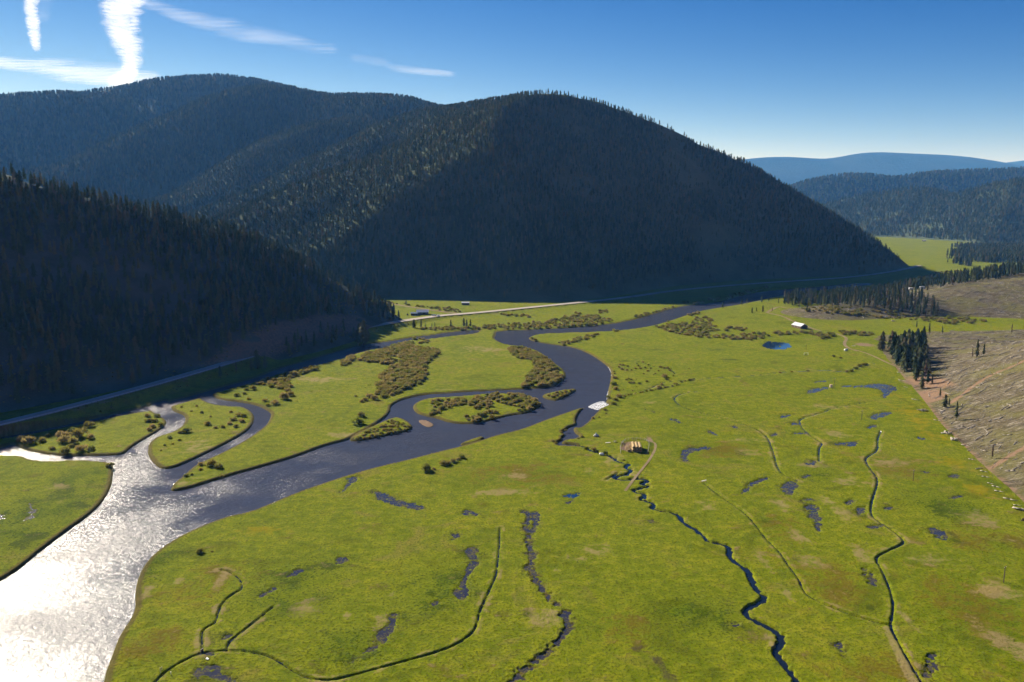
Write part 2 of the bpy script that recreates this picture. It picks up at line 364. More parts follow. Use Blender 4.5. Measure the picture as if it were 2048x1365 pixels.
# standing water on the meadow: polygons
PONDS = [
 ('z7', [(512, 678), (530, 660), (545, 648), (600, 655), (650, 658), (680, 668), (692, 684), (640, 700), (560, 697)]),
 ('z6', [(275, 240), (310, 238), (400, 275), (415, 295), (500, 305), (580, 330), (575, 350), (480, 335), (400, 318), (330, 300)]),
 ('z6', [(125, 165), (160, 158), (192, 160), (185, 178), (150, 195), (120, 230), (95, 250), (100, 235), (130, 200)]),
 ('z6', [(800, 355), (830, 345), (880, 358), (905, 372), (890, 385), (800, 375)]),
 ('z6', [(1403, 265), (1430, 255), (1485, 252), (1497, 262), (1470, 278), (1420, 285)]),
 ('z6', [(1405, 300), (1450, 292), (1460, 305), (1410, 318)]),
 ('z6', [(730, 488), (760, 482), (800, 500), (790, 520), (740, 520)]),
 ('z6', [(825, 575), (870, 568), (890, 590), (880, 640), (890, 680), (850, 705), (825, 730), (835, 800), (830, 865), (790, 880), (757, 850), (780, 810), (815, 740), (830, 690), (850, 640), (835, 610)]),
 ('z6', [(60, 632), (110, 628), (135, 640), (90, 658), (60, 652)]),
 ('z6', [(375, 970), (430, 965), (425, 1000), (415, 1040), (370, 1090), (320, 1140), (250, 1180), (200, 1215), (165, 1240), (150, 1222), (200, 1195), (260, 1150), (290, 1110), (270, 1085), (340, 1040), (370, 1005)]),
 ('z6', [(620, 895), (650, 885), (668, 895), (640, 920), (620, 920)]),
 ('z6', [(1898, 412), (1920, 405), (1932, 418), (1905, 424)]),
 ('z6', [(1210, 360), (1250, 370), (1258, 410), (1230, 460), (1215, 490), (1205, 470), (1225, 420), (1210, 395)]),
 ('s4', [(880, 680), (960, 610), (1080, 620), (1180, 620), (1280, 560), (1340, 620), (1360, 720), (1480, 790), (1560, 840), (1640, 920), (1500, 960), (1450, 860), (1300, 830), (1130, 800), (960, 790), (870, 760)]),
 ('s4', [(1440, 125), (1500, 90), (1600, 65), (1645, 75), (1580, 110), (1490, 140)]),
 ('s4', [(1060, 400), (1130, 365), (1200, 345), (1280, 375), (1250, 410), (1180, 425), (1090, 425)]),
 ('z4', [(1675, 740), (1700, 710), (1780, 690), (1790, 700), (1720, 735), (1685, 750)]),
 ('z4', [(1500, 860), (1560, 825), (1620, 795), (1640, 780), (1570, 835), (1510, 868)]),
 ('z4', [(1960, 640), (2000, 630), (2045, 640), (1990, 658), (1960, 655)]),
 ('z4', [(165, 305), (195, 330), (210, 380), (180, 405), (125, 440), (150, 400), (175, 365)]),
 ('z4', [(0, 375), (15, 380), (20, 400), (0, 405), (-20, 390)]),
 ('z7', [(48, 1285), (90, 1275), (215, 1265), (215, 1278), (130, 1292), (85, 1305), (80, 1350), (50, 1352), (50, 1310)]),
 ('z7', [(190, 1172), (230, 1175), (255, 1200), (230, 1195)]),
 ('z7', [(612, 1090), (660, 1080), (692, 1078), (670, 1092), (620, 1098)]),
 ('z7', [(818, 886), (870, 880), (908, 878), (880, 888), (825, 892)]),
 ('z7', [(768, 950), (800, 930), (860, 920), (915, 912), (905, 930), (850, 945), (790, 958)]),
 ('z7', [(970, 910), (1100, 908), (1160, 900), (1210, 895), (1290, 910), (1310, 935), (1260, 950), (1240, 985), (1215, 975), (1220, 940), (1150, 918), (980, 920)]),
 ('z7', [(1130, 1090), (1200, 1068), (1270, 1060), (1265, 1080), (1200, 1100), (1175, 1112)]),
 ('z7', [(700, 1185), (770, 1180), (765, 1192), (705, 1194)]),
 ('z7', [(1010, 1248), (1050, 1232), (1085, 1242), (1060, 1262), (1015, 1265)]),
 ('z7', [(685, 1128), (730, 1125), (735, 1138), (690, 1138)]),
 ('z7', [(0, 1102), (30, 1115), (45, 1130), (10, 1122)]),
 ('z7', [(765, 1360), (835, 1345), (840, 1362), (790, 1375)]),
 ('z8', [(585, 262), (640, 230), (690, 235), (702, 255), (670, 280), (685, 305), (640, 310), (605, 290)]),
 ('z8', [(690, 330), (745, 352), (742, 360), (700, 338)]),
 ('z8', [(745, 365), (790, 358), (820, 410), (832, 450), (820, 465), (835, 500), (810, 515), (800, 465), (770, 450), (748, 410)]),
 ('z8', [(1018, 400), (1040, 372), (1072, 378), (1075, 415), (1040, 428)]),
 ('z8', [(1085, 492), (1110, 478), (1175, 480), (1170, 492), (1110, 498)]),
 ('z8', [(1438, 498), (1480, 490), (1530, 520), (1560, 560), (1530, 570), (1480, 545), (1450, 520)]),
 ('z8', [(1555, 325), (1590, 308), (1625, 312), (1610, 325), (1570, 330)]),
 ('z8', [(1545, 200), (1580, 190), (1620, 200), (1600, 212), (1560, 212)]),
 ('z8', [(1060, 712), (1085, 725), (1110, 760), (1132, 800), (1130, 835), (1110, 815), (1095, 770)]),
 ('z8', [(960, 355), (1000, 332), (1020, 340), (1000, 360)]),
 ('z8', [(370, 300), (400, 265), (480, 215), (580, 200), (500, 230), (420, 275), (385, 305)]),
 ('z8', [(1390, 170), (1440, 175), (1450, 185), (1400, 182)]),
 ('z8', [(305, 1035), (340, 1022), (370, 1035), (340, 1048)]),
 ('z8', [(885, 1150), (950, 1125), (990, 1190), (998, 1250), (960, 1210), (930, 1165)]),
 ('z8', [(1430, 1215), (1475, 1200), (1490, 1260), (1470, 1330), (1420, 1345), (1410, 1325), (1450, 1290), (1420, 1265)]),
 ('z8', [(705, 205), (750, 195), (780, 200), (730, 215)]),
 ('z8', [(720, 330), (770, 320), (790, 335), (740, 345)]), ('z8', [(900, 20), (960, 10), (990, 22), (930, 32)]), ('z8', [(1180, 380), (1230, 372), (1240, 390), (1190, 395)]), ('z7', [(1120, 1150), (1190, 1135), (1195, 1150), (1130, 1162)]), ('z7', [(1420, 1205), (1480, 1215), (1470, 1228), (1425, 1220)]),
 ('z7', [(560, 1195), (600, 1188), (605, 1200), (565, 1206)]), ('z7', [(320, 1140), (380, 1150), (370, 1160), (325, 1150)]),
 ('s7', [(1085, 1120), (1180, 1120), (1260, 1150), (1370, 1195), (1290, 1190), (1180, 1155)]),
 ('s7', [(690, 955), (800, 975), (920, 1005), (915, 1025), (820, 995)]),
]
# highway and tracks
ROAD = [(-700, 985, 5), (-400, 930, 5), (-200, 893, 5), (0, 848, 5), (100, 824, 5), (200, 798, 5), (300, 771, 5), (400, 742, 5), (500, 713, 5), (600, 685, 5), (700, 661, 5), (790, 644, 3.5),
        (880, 631, 2), (940, 627, 1.5), (1050, 616, 1.5), (1130, 608, 1.5), (1250, 596, 2), (1348, 581, 3), (1485, 569, 4), (1605, 561, 4), (1690, 556, 4), (1776, 545, 4), (1826, 535, 4), (1838, 531, 4)]
TRACKS = [
 (2.6, [(762, 604), (800, 611), (850, 619), (900, 626), (936, 629)]),
 (1.5, zp('bn', [(450, 560), (580, 590), (700, 615), (790, 650), (860, 690), (930, 715), (1050, 760), (1150, 800), (1250, 840), (1380, 870)])),
 (1.8, zp('bn', [(460, 560), (520, 520), (600, 480), (690, 455), (760, 480), (860, 490), (1010, 515)])),
 (1.3, zp('bn', [(1640, 920), (1700, 940), (1800, 980), (1820, 1020), (1780, 1070), (1790, 1130), (1880, 1180), (2000, 1220)])),
 (1.1, zp('z7', [(1050, 700), (1120, 720), (1180, 745), (1240, 775), (1300, 800)])),
 (.6, zp('z5', [(1880, 940), (1930, 950), (1935, 985), (1900, 1050), (1860, 1100), (1810, 1160), (1770, 1215), (1755, 1235)])),
]
W = lambda poly, lvl=0.0: chaikin(gpts('f', poly, lvl), 2)
WLEV = -0.9
river_w, back_w, cpool_w = W(RIVER, WLEV), W(BACK, WLEV), W(CREEKPOOL, WLEV)
isl_w = [W(p, WLEV) for p in ISLANDS] + [W(BAR, WLEV)]
creek_w = chaikin(gpts('f', CREEK, -.5), 2, False)
marsh_px = np.array([(a[0], a[1]) for a in MARSH])
marsh_w = chaikin(np.c_[G(marsh_px[:, 0], marsh_px[:, 1], 0)[:, :2], MARSHW], 2, False)
ditch_w = [(hw, chaikin(gpts('f', p), 2, False)) for hw, p in DITCHES]
pond_w = [chaikin(gpts(z, p), 2) for z, p in PONDS]
rp = np.array(ROAD, float)
road_w = chaikin(np.c_[DP(rp[:, 0], rp[:, 1], np.array([G(a, b, c)[1] for a, b, c in ROAD]))], 2, False)
track_w = [(hw, chaikin(gpts('f', p), 2, False)) for hw, p in TRACKS]

# ------------------------------------------------------------------ hills as sums of ridge lines
def ridge(pts, drop=8.0):
    p = np.array(pts, float)
    X = DP(p[:, 0], p[:, 1], p[:, 2]); X[:, 2] -= drop
    return resample(chaikin(X, 2, False), 15.0 if X[:, 1].mean() < 4000 else 60.0)
def tent(P, rid, k, r=40.0, kx=1.0):
    out = np.full(len(P), -1e4)
    ch = max(1, int(3e6 / len(rid)))
    for i in range(0, len(P), ch):
        Q = P[i:i + ch]
        d = np.sqrt((kx * (Q[:, None, 0] - rid[None, :, 0])) ** 2 + (Q[:, None, 1] - rid[None, :, 1]) ** 2)
        h = rid[None, :, 2] - k * (np.sqrt(d * d + r * r) - r)
        out[i:i + ch] = h.max(1)
    return out
def smax(hs, s):
    m = hs[0]
    for h in hs[1:]:
        d = np.clip(.5 + .5 * (h - m) / s, 0, 1)
        m = m * (1 - d) + h * d + s * d * (1 - d)
    return m
# left hill (its crest found from where its shadow falls on the meadow)
R_D = np.array([(-640, 560, 205), (-499, 640, 170), (-439, 689, 149), (-396, 704, 134), (-351, 713, 120), (-307, 747, 104), (-272, 791, 88), (-200, 826, 45), (-158, 836, 20), (-128, 842, 0)], float)
R_D = resample(chaikin(R_D, 2, False), 10.0)
R_A = [ridge([(870, 216, 2050), (940, 200, 1850), (1000, 190, 1690), (1070, 181, 1620), (1200, 200, 1580), (1300, 235, 1560), (1400, 280, 1540), (1500, 327, 1520), (1600, 380, 1510), (1700, 437, 1510), (1780, 485, 1520), (1840, 530, 1540)]),
       ridge([(1070, 185, 1615), (1050, 260, 1430), (1015, 340, 1290), (985, 430, 1165), (960, 520, 1080)]),
       ridge([(1060, 190, 1615), (900, 268, 1560), (800, 300, 1520), (700, 340, 1480), (600, 378, 1430), (490, 440, 1380), (430, 475, 1340)]),
       ridge([(870, 216, 2050), (800, 245, 2000), (720, 285, 1930), (640, 328, 1870), (500, 388, 1780), (385, 435, 1700)]),
       ridge([(700, 228, 2380), (640, 242, 2340), (560, 292, 2260), (430, 362, 2150), (290, 404, 2050)])]
K_A = [.60, .58, .60, .72, .78]; KX_A = [1.3, 1.1, 1.0, 1.0, 1.0]; RR_A = [75, 150, 120, 150, 170]
R_B = [ridge([(900, 216, 2560), (870, 213, 2600), (800, 192, 2700), (740, 185, 2800), (650, 190, 2850), (590, 178, 2900), (530, 168, 2900), (460, 190, 2850), (400, 218, 2800), (320, 250, 2720), (250, 283, 2650), (170, 315, 2580), (100, 345, 2500)])]
R_C = [ridge([(640, 200, 3600), (590, 187, 3600), (540, 170, 3650), (490, 158, 3700), (430, 151, 3700), (350, 157, 3700), (290, 172, 3650), (215, 182, 3600)]),
       ridge([(-1400, 300, 3300), (-900, 262, 3300), (-500, 230, 3300), (-200, 215, 3300), (0, 197, 3300), (100, 183, 3300), (200, 188, 3300), (250, 205, 3250)])]
R_G = [ridge([(1672, 404, 3300), (1740, 360, 3350), (1800, 368, 3380), (1860, 379, 3400)]),
       ridge([(1700, 440, 2900), (1800, 408, 3000), (1900, 382, 3100), (2048, 355, 3100), (2300, 330, 3100), (2700, 320, 3000)])]
R_F = [ridge([(1560, 390, 5000), (1600, 366, 5000), (1650, 350, 5000), (1710, 341, 5000), (1790, 353, 5000), (1870, 338, 5000), (1960, 336, 5000), (2048, 333, 5000), (2400, 320, 5000)], 22)]
R_E = [ridge([(1200, 360, 14000), (1400, 330, 14000), (1490, 318, 14000), (1560, 312, 14000), (1640, 318, 14000), (1680, 315, 14000), (1740, 303, 14000), (1800, 306, 14000), (1900, 310, 14000), (1960, 318, 14000), (2010, 327, 14000)], 0),
       ridge([(1980, 330, 17000), (2048, 321, 17000), (2200, 305, 17000), (2500, 300, 17000)], 0)]
FOOT = gpts('f', [(1665, 632), (1700, 660), (1740, 690), (1790, 740), (1835, 790), (1880, 850), (1950, 920), (2048, 1010), (2150, 1110), (2350, 1300), (2600, 1500)])
def h_D(P):
    h = tent(P, R_D, .66, 14.0)
    return h + fbm(P[:, 0] / 70, P[:, 1] / 70, 3) * np.clip(h / 60, 0, 1) * 9
FOOT_A = gpts('f', [(-400, 560), (300, 585), (700, 598), (800, 598), (900, 601), (1000, 604), (1130, 604), (1200, 597), (1260, 588), (1348, 573), (1485, 561), (1605, 553), (1690, 548), (1776, 537), (1834, 525), (1848, 515), (1846, 500)])
FOOT_G = gpts('f', [(1500, 466), (1650, 470), (1780, 475), (1880, 481), (1960, 487), (2048, 492), (2400, 505), (2900, 520)])
def beyond(P, L):
    """distance past a line that runs from left to right, negative in front of it"""
    d, t = segdist(P, L, False, True)
    k = np.clip(t.astype(int), 0, len(L) - 2); A = L[k]; B = L[k + 1]
    return np.where((B[:, 0] - A[:, 0]) * (P[:, 1] - A[:, 1]) - (B[:, 1] - A[:, 1]) * (P[:, 0] - A[:, 0]) > 0, d, -d)
A_FIX = [[(870, 0), (940, -4), (1000, -3), (1070, -1), (1130, 12), (1200, 25), (1300, 33), (1400, 33), (1500, 42), (1600, 39), (1700, 32), (1780, 20), (1840, 6)]]
def A_LIFT(P):
    x = np.interp(P[:, 0] / P[:, 1] * 1600 + 1024, [a for a, b in A_FIX[0]], [b for a, b in A_FIX[0]])
    return x * sstep(260, 20, segdist(P, R_A[0], False))
def h_A(P):
    h = smax([tent(P, r, k, rr, kx) for r, k, kx, rr in zip(R_A, K_A, KX_A, RR_A)], 12.0)
    b = beyond(P, FOOT_A); h = np.minimum(h, .75 * b); cr = sstep(15, 170, segdist(P, R_A[0], False))
    a = np.clip(h / 120, 0, 1)
    return h - np.abs(fbm(P[:, 0] / 230, P[:, 1] / 230, 5)) * 20 * a * cr + fbm(P[:, 0] / 60, P[:, 1] / 60, 9) * 6 * a * cr + A_LIFT(P)
def h_B(P):
    h = tent(P, R_B[0], .78, 190.0); a = np.clip(h / 150, 0, 1)
    return h - np.abs(fbm(P[:, 0] / 330, P[:, 1] / 330, 15)) * 22 * a * sstep(0, 120, R_B[0][:, 2].max() - h) + fbm(P[:, 0] / 70, P[:, 1] / 70, 19) * 5 * a
def h_C(P):
    h = smax([tent(P, r, .70, 240.0) for r in R_C], 30); a = np.clip(h / 150, 0, 1)
    return h - np.abs(fbm(P[:, 0] / 420, P[:, 1] / 420, 25)) * 25 * a * sstep(0, 150, 640 - h) + fbm(P[:, 0] / 80, P[:, 1] / 80, 29) * 5 * a
def h_G(P):
    h = smax([tent(P, r, .34, 60.0) for r in R_G], 25); h = np.minimum(h, .45 * beyond(P, FOOT_G)); a = np.clip(h / 90, 0, 1)
    return h - np.abs(fbm(P[:, 0] / 330, P[:, 1] / 330, 35)) * 40 * a * sstep(15, 220, np.minimum(segdist(P, R_G[0], False), segdist(P, R_G[1], False))) + fbm(P[:, 0] / 70, P[:, 1] / 70, 39) * 4 * a
def h_F(P):
    h = tent(P, R_F[0], .5, 130.0); a = np.clip(h / 150, 0, 1)
    return h - np.abs(fbm(P[:, 0] / 600, P[:, 1] / 600, 45)) * 60 * a * sstep(30, 300, segdist(P, R_F[0], False))
def h_E(P):
    h = smax([tent(P, r, .30, 110.0) for r in R_E], 60); a = np.clip(h / 500, 0, 1)
    return h - np.abs(fbm(P[:, 0] / 2600, P[:, 1] / 2600, 55, 3)) * 520 * a * sstep(100, 2600, np.minimum(segdist(P, R_E[0], False), segdist(P, R_E[1], False)))
def h_H1(P):
    d, t = segdist(P, FOOT, False, True)
    k = np.clip(t.astype(int), 0, len(FOOT) - 2); A = FOOT[k]; B = FOOT[k + 1]
    side = (B[:, 0] - A[:, 0]) * (P[:, 1] - A[:, 1]) - (B[:, 1] - A[:, 1]) * (P[:, 0] - A[:, 0])
    d = np.where(side > 0, d, -d)                      # uphill side of the foot line
    fade = 1 - .90 * sstep(500, 700, P[:, 1]) 
    h = .36 * fade * (np.sqrt(d * d + 64) + d - 8) / 2 - .25
    h = np.minimum(h, 90)
    back = sstep(800, 700, P[:, 1])
    h = h * back - 1.5 * (1 - back)
    return h + np.where(d > 0, fbm(P[:, 0] / 25, P[:, 1] / 25, 65) * .8 * np.clip(d / 15, 0, 1), 0)
R_H2 = ridge([(1660, 615, 890), (1760, 603, 930), (1870, 587, 960), (2048, 553, 1000), (2300, 520, 1000), (2600, 500, 1000)], 0)
def h_H2(P):
    h = tent(P, R_H2, .22, 30.0) - .6
    return h + fbm(P[:, 0] / 40, P[:, 1] / 40, 75) * 1.2 * np.clip(h / 6, 0, 1)
HILLS = dict(D=h_D, A=h_A, B=h_B, C=h_C, G=h_G, F=h_F, E=h_E, H1=h_H1, H2=h_H2)
def ground_z(P):
    """height of the open ground: valley floor, berm, near slopes (no water carving)"""
    P = np.atleast_2d(P)[:, :2]
    h = np.zeros(len(P))
    d, t = segdist(P, road_w, False, True)
    zr = np.interp(t, np.arange(len(road_w)), road_w[:, 2])
    h = np.maximum(h, (zr - .25) * sstep(6 + zr * 2.4, 5.2, d))
    for f in (h_D, h_A, h_H1, h_H2): h = np.maximum(h, f(P))
    return h
def all_z(P):
    h = ground_z(P)
    for k in 'BCGF': h = np.maximum(h, HILLS[k](np.atleast_2d(P)[:, :2]))
    return h
def hit(px, py, zf=ground_z, far=2600.0):
    """where the line of sight through a point of the picture meets the ground"""
    d = ray(px, py); d = d / d[1]
    ys = np.concatenate([np.arange(150, 700, 2.0), np.arange(700, far, 5.0)])
    X = d[None] * ys[:, None] + np.array([0, 0, CAMH])
    z = zf(X[:, :2]); k = np.argmax(X[:, 2] < z)
    if X[k, 2] >= z[k]: k = len(ys) - 1
    if k > 0:
        a0, a1 = X[k - 1, 2] - z[k - 1], X[k, 2] - z[k]
        t = a0 / (a0 - a1 + 1e-9); Y = X[k - 1] * (1 - t) + X[k] * t
    else: Y = X[k]
    return np.array([Y[0], Y[1], zf(Y[None, :2])[0]])

# ================================================================== MATERIALS
def mat_meadow():
    t = NT('meadow')
    dry, wet, bank, yel, soil, dark = [t.attr(a) for a in ('dry', 'wet', 'bank', 'yel', 'soil', 'dark')]; lush, rust = t.attr('lush'), t.attr('rust')
    n60 = t.noise(.016, detail=3); n14 = t.noise(.07, detail=4, rough=.6, dist=.6); n4 = t.noise(.27, detail=4, rough=.6); n1 = t.noise(1.1, detail=4, rough=.7)
    n03 = t.noise(3.2, detail=3, rough=.7)
    g = t.ramp(t.math('ADD', t.math('MULTIPLY', n60, .45), t.math('MULTIPLY', n14, .6)),
               [(.36, (.080, .128, .0015)), (.47, (.142, .190, .0025)), (.57, (.198, .228, .006)), (.70, (.265, .245, .014))])
    g = t.mix(t.step(n4, .35, .70), t.mix(.6, g, (.078, .112, .002)), t.mix(.4, g, (.25, .24, .012)))
    n25 = t.noise(.035, detail=5, rough=.65, dist=1.2)
    g = t.mix(t.math('MULTIPLY', t.step(n25, .55, .70), .55), g, t.mix(n1, (.16, .125, .025), (.25, .19, .06)))
    g = t.mix(t.math('MULTIPLY', t.step(t.math('SUBTRACT', 1.0, n25), .56, .68), .55), g, (.065, .085, .002))
    g = t.mix(t.step(n14, .60, .74), g, (.095, .098, .006))
    g = t.mix(t.math('MULTIPLY', t.step(n1, .50, .60), .70), g, (.048, .058, .002))
    g = t.mix(t.math('MULTIPLY', t.step(n03, .50, .64), .32), g, (.26, .225, .02))
    def m(a, lo=.25, hi=.75, nz=n4, k=1.0):
        return t.step(t.math('ADD', a, t.math('MULTIPLY', t.math('SUBTRACT', nz, .5), k)), lo, hi)
    nfine = t.math('ADD', t.math('MULTIPLY', n4, .6), t.math('MULTIPLY', n1, .4))
    nmix = t.math('ADD', t.math('MULTIPLY', n14, .45), t.math('MULTIPLY', nfine, .55))
    g = t.mix(t.math('MULTIPLY', m(lush, .35, 1.0, nmix, 6.0), .9), g, t.mix(1.0, g, (.36, .52, .40), 'MULTIPLY'))
    g = t.mix(t.math('MULTIPLY', m(rust, .35, 1.1, nmix, 6.0), .85), g, t.mix(n4, (.085, .070, .006), (.150, .112, .010)))
    g = t.mix(t.math('MULTIPLY', m(yel, .4, 1.2, nmix, 5.5), .5), g, (.29, .19, .003))
    g = t.mix(t.math('MULTIPLY', m(dark, .42, 1.0, nmix, 5.0), .72), g, (.038, .060, .003))
    drc = t.mix(n1, (.20, .15, .055), (.33, .26, .13))
    g = t.mix(t.math('MULTIPLY', m(dry, .46, 1.15, nmix, 6.5), .7), g, drc)
    g = t.mix(t.math('MULTIPLY', m(wet, .3, .8, nfine, 1.4), .9), g, t.mix(n1, (.035, .03, .018), (.09, .075, .03)))
    g = t.mix(t.math('MULTIPLY', m(bank, .35, .8, n1, .8), .8), g, t.mix(n4, (.05, .036, .018), (.15, .115, .03)))
    g = t.mix(m(soil, .45, .95, nmix, 2.2), g, t.mix(n1, (.16, .105, .07), (.30, .21, .14)))
    h = t.math('ADD', t.math('MULTIPLY', n1, .5), t.math('MULTIPLY', n03, .3))
    h = t.math('ADD', h, t.math('MULTIPLY', n4, .8))
    return t.done(t.bsdf(g, .95, .03, t.bump(h, 1.0, .8)))
def mat_water(name, deep, rough, amp, big=True, spec=.5):
    t = NT(name)
    a = t.noise(.03, detail=4); b = t.noise(.42, detail=5, rough=.65); c = t.noise(2.2, detail=3, rough=.6)
    gust = t.step(a, .32, .68)
    h = t.math('MULTIPLY', t.math('ADD', t.math('MULTIPLY', b, .75), t.math('MULTIPLY', c, .26)), t.math('ADD', .5, t.math('MULTIPLY', gust, .6)))
    nrm = t.bump(h, 1.0, amp)
    col = t.mix(t.noise(.12, detail=3), deep, tuple(k * 1.5 for k in deep))
    return t.done(t.bsdf(col, t.math('ADD', rough, t.math('MULTIPLY', gust, rough * .5)), spec, nrm, **{'IOR': 1.33}))
def mat_hillfloor(name, c0, c1, c2, sc=1.0, bank=None):
    t = NT(name)
    a = t.noise(.02 * sc, detail=5, rough=.6); b = t.noise(.25 * sc, detail=5, rough=.65)
    c = t.mix(t.step(a, .35, .65), c0, c1); c = t.mix(t.math('MULTIPLY', t.step(b, .5, .7), .7), c, c2)
    if bank: c = t.mix(t.step(t.math('ADD', t.attr('soil'), t.math('SUBTRACT', b, .5)), .35, .75), c, t.mix(b, tuple(k * .7 for k in bank), bank))
    return t.done(t.bsdf(c, 1.0, .02, t.bump(b, .8, 2.0 / sc)))
def mat_clearcut():
    t = NT('cleared_ground')
    tc = t.n('ShaderNodeMapping'); t.l(t.pos(), tc.inputs[0]); tc.inputs['Rotation'].default_value = (0, 0, .7); tc.inputs['Scale'].default_value = (.45, 1.6, 1)
    a = t.noise(.035, detail=4, rough=.6); b = t.noise(.30, tc.outputs[0], 5, .7, .8); c = t.noise(1.2, detail=4, rough=.75)
    g = t.ramp(t.math('ADD', t.math('MULTIPLY', b, .7), t.math('MULTIPLY', c, .35)),
               [(.34, (.030, .024, .014)), (.46, (.080, .066, .040)), (.56, (.140, .117, .076)), (.66, (.34, .30, .24))])
    g = t.mix(t.math('MULTIPLY', t.step(a, .40, .62), .62), g, t.mix(c, (.08, .085, .02), (.21, .19, .06)))
    s = t.attr('soil')
    g = t.mix(t.step(t.math('ADD', s, t.math('MULTIPLY', t.math('SUBTRACT', b, .5), .9)), .35, .7), g, t.mix(c, (.17, .105, .062), (.30, .20, .13)))
    return t.done(t.bsdf(g, 1.0, .02, t.bump(t.math('ADD', b, t.math('MULTIPLY', c, .6)), .9, 1.0)))
def mat_leaf(name, stops, trans=.25, rough=.8):
    t = NT(name)
    r = t.n('ShaderNodeObjectInfo').outputs['Random']
    tc = t.n('ShaderNodeTexCoord').outputs['Object']
    nz = t.noise(.9, tc, 3, .6)
    c = t.ramp(r, stops)
    c = t.mix(nz, t.mix(1.0, c, (.62, .62, .62), 'MULTIPLY'), t.mix(1.0, c, (1.35, 1.32, 1.2), 'MULTIPLY'))
    d = t.bsdf(c, rough, .12)
    tr = t.n('ShaderNodeBsdfTranslucent'); t.l(c, tr.inputs[0])
    m = t.n('ShaderNodeMixShader'); m.inputs[0].default_value = trans
    t.l(d, m.inputs[1]); t.l(tr.outputs[0], m.inputs[2])
    return t.done(m.outputs[0])
M_MEADOW = mat_meadow()
M_RIVER = mat_water('river_water', (.036, .040, .060), .14, .62, spec=.19)
def mat_pond():
    t = NT('still_water'); n = t.noise(.4, detail=3)
    return t.done(t.bsdf((.012, .03, .07), .03, .5, t.bump(n, .3, .02), **{'IOR': 1.6}))
M_STILL = mat_pond()
M_CREEK = mat_water('creek_water', (.006, .010, .018), .06, .10)
def mat_puddle():
    t = NT('puddle_water'); b = t.noise(1.5, detail=5, rough=.75); c = t.noise(.25, detail=3)
    w = t.bsdf(t.mix(c, (.018, .020, .034), (.045, .042, .055)), .12, .5, t.bump(b, 1.0, .06), **{'IOR': 1.33})
    g = t.bsdf(t.mix(t.noise(4.0, detail=3), (.05, .05, .012), (.17, .14, .03)), .95, .05, t.bump(b, .8, .4))
    m = t.n('ShaderNodeMixShader'); f = t.step(t.math('ADD', t.math('MULTIPLY', b, .75), t.math('MULTIPLY', c, .35)), .53, .66)
    t.l(f, m.inputs[0]); t.l(w, m.inputs[1]); t.l(g, m.inputs[2])
    return t.done(m.outputs[0])
M_PUDDLE = mat_puddle()
M_PINE = mat_leaf('pine_needles', [(0, (.034, .062, .028)), (.40, (.068, .100, .040)), (.68, (.115, .130, .052)), (.86, (.140, .140, .064)), (1, (.175, .142, .080))], .6)
M_SHRUB = mat_leaf('willow_twigs', [(0, (.135, .150, .024)), (.35, (.205, .180, .046)), (.7, (.27, .210, .080)), (1, (.165, .195, .028))], .5)
M_DEAD = mat_leaf('dead_needles', [(0, (.135, .080, .050)), (1, (.11, .09, .068))], .2)
M_BARK = simple('bark', (.075, .055, .04), .95, .05, .3, 3.0)
M_LOG = simple('weathered_wood', (.38, .34, .29), .9, .08, .3, 1.2)
M_TRACK = mat_hillfloor('track_dirt', (.20, .15, .085), (.26, .20, .12), (.14, .12, .05), 3)
M_ROAD = mat_hillfloor('road_surface', (.38, .335, .285), (.42, .37, .32), (.34, .30, .26), 2)
M_FOREST = mat_hillfloor('forest_floor', (.055, .078, .040), (.090, .108, .058), (.125, .122, .076))
M_SAGE = mat_hillfloor('sage_slope', (.045, .064, .050), (.082, .102, .090), (.095, .092, .078), 2, (.23, .155, .12))
M_FAR = mat_hillfloor('far_forest', (.016, .024, .012), (.028, .034, .018), (.045, .042, .024), .35)
M_MTN = mat_hillfloor('far_mountain', (.012, .018, .016), (.028, .034, .028), (.05, .05, .04), .06)
M_CLEAR = mat_clearcut()

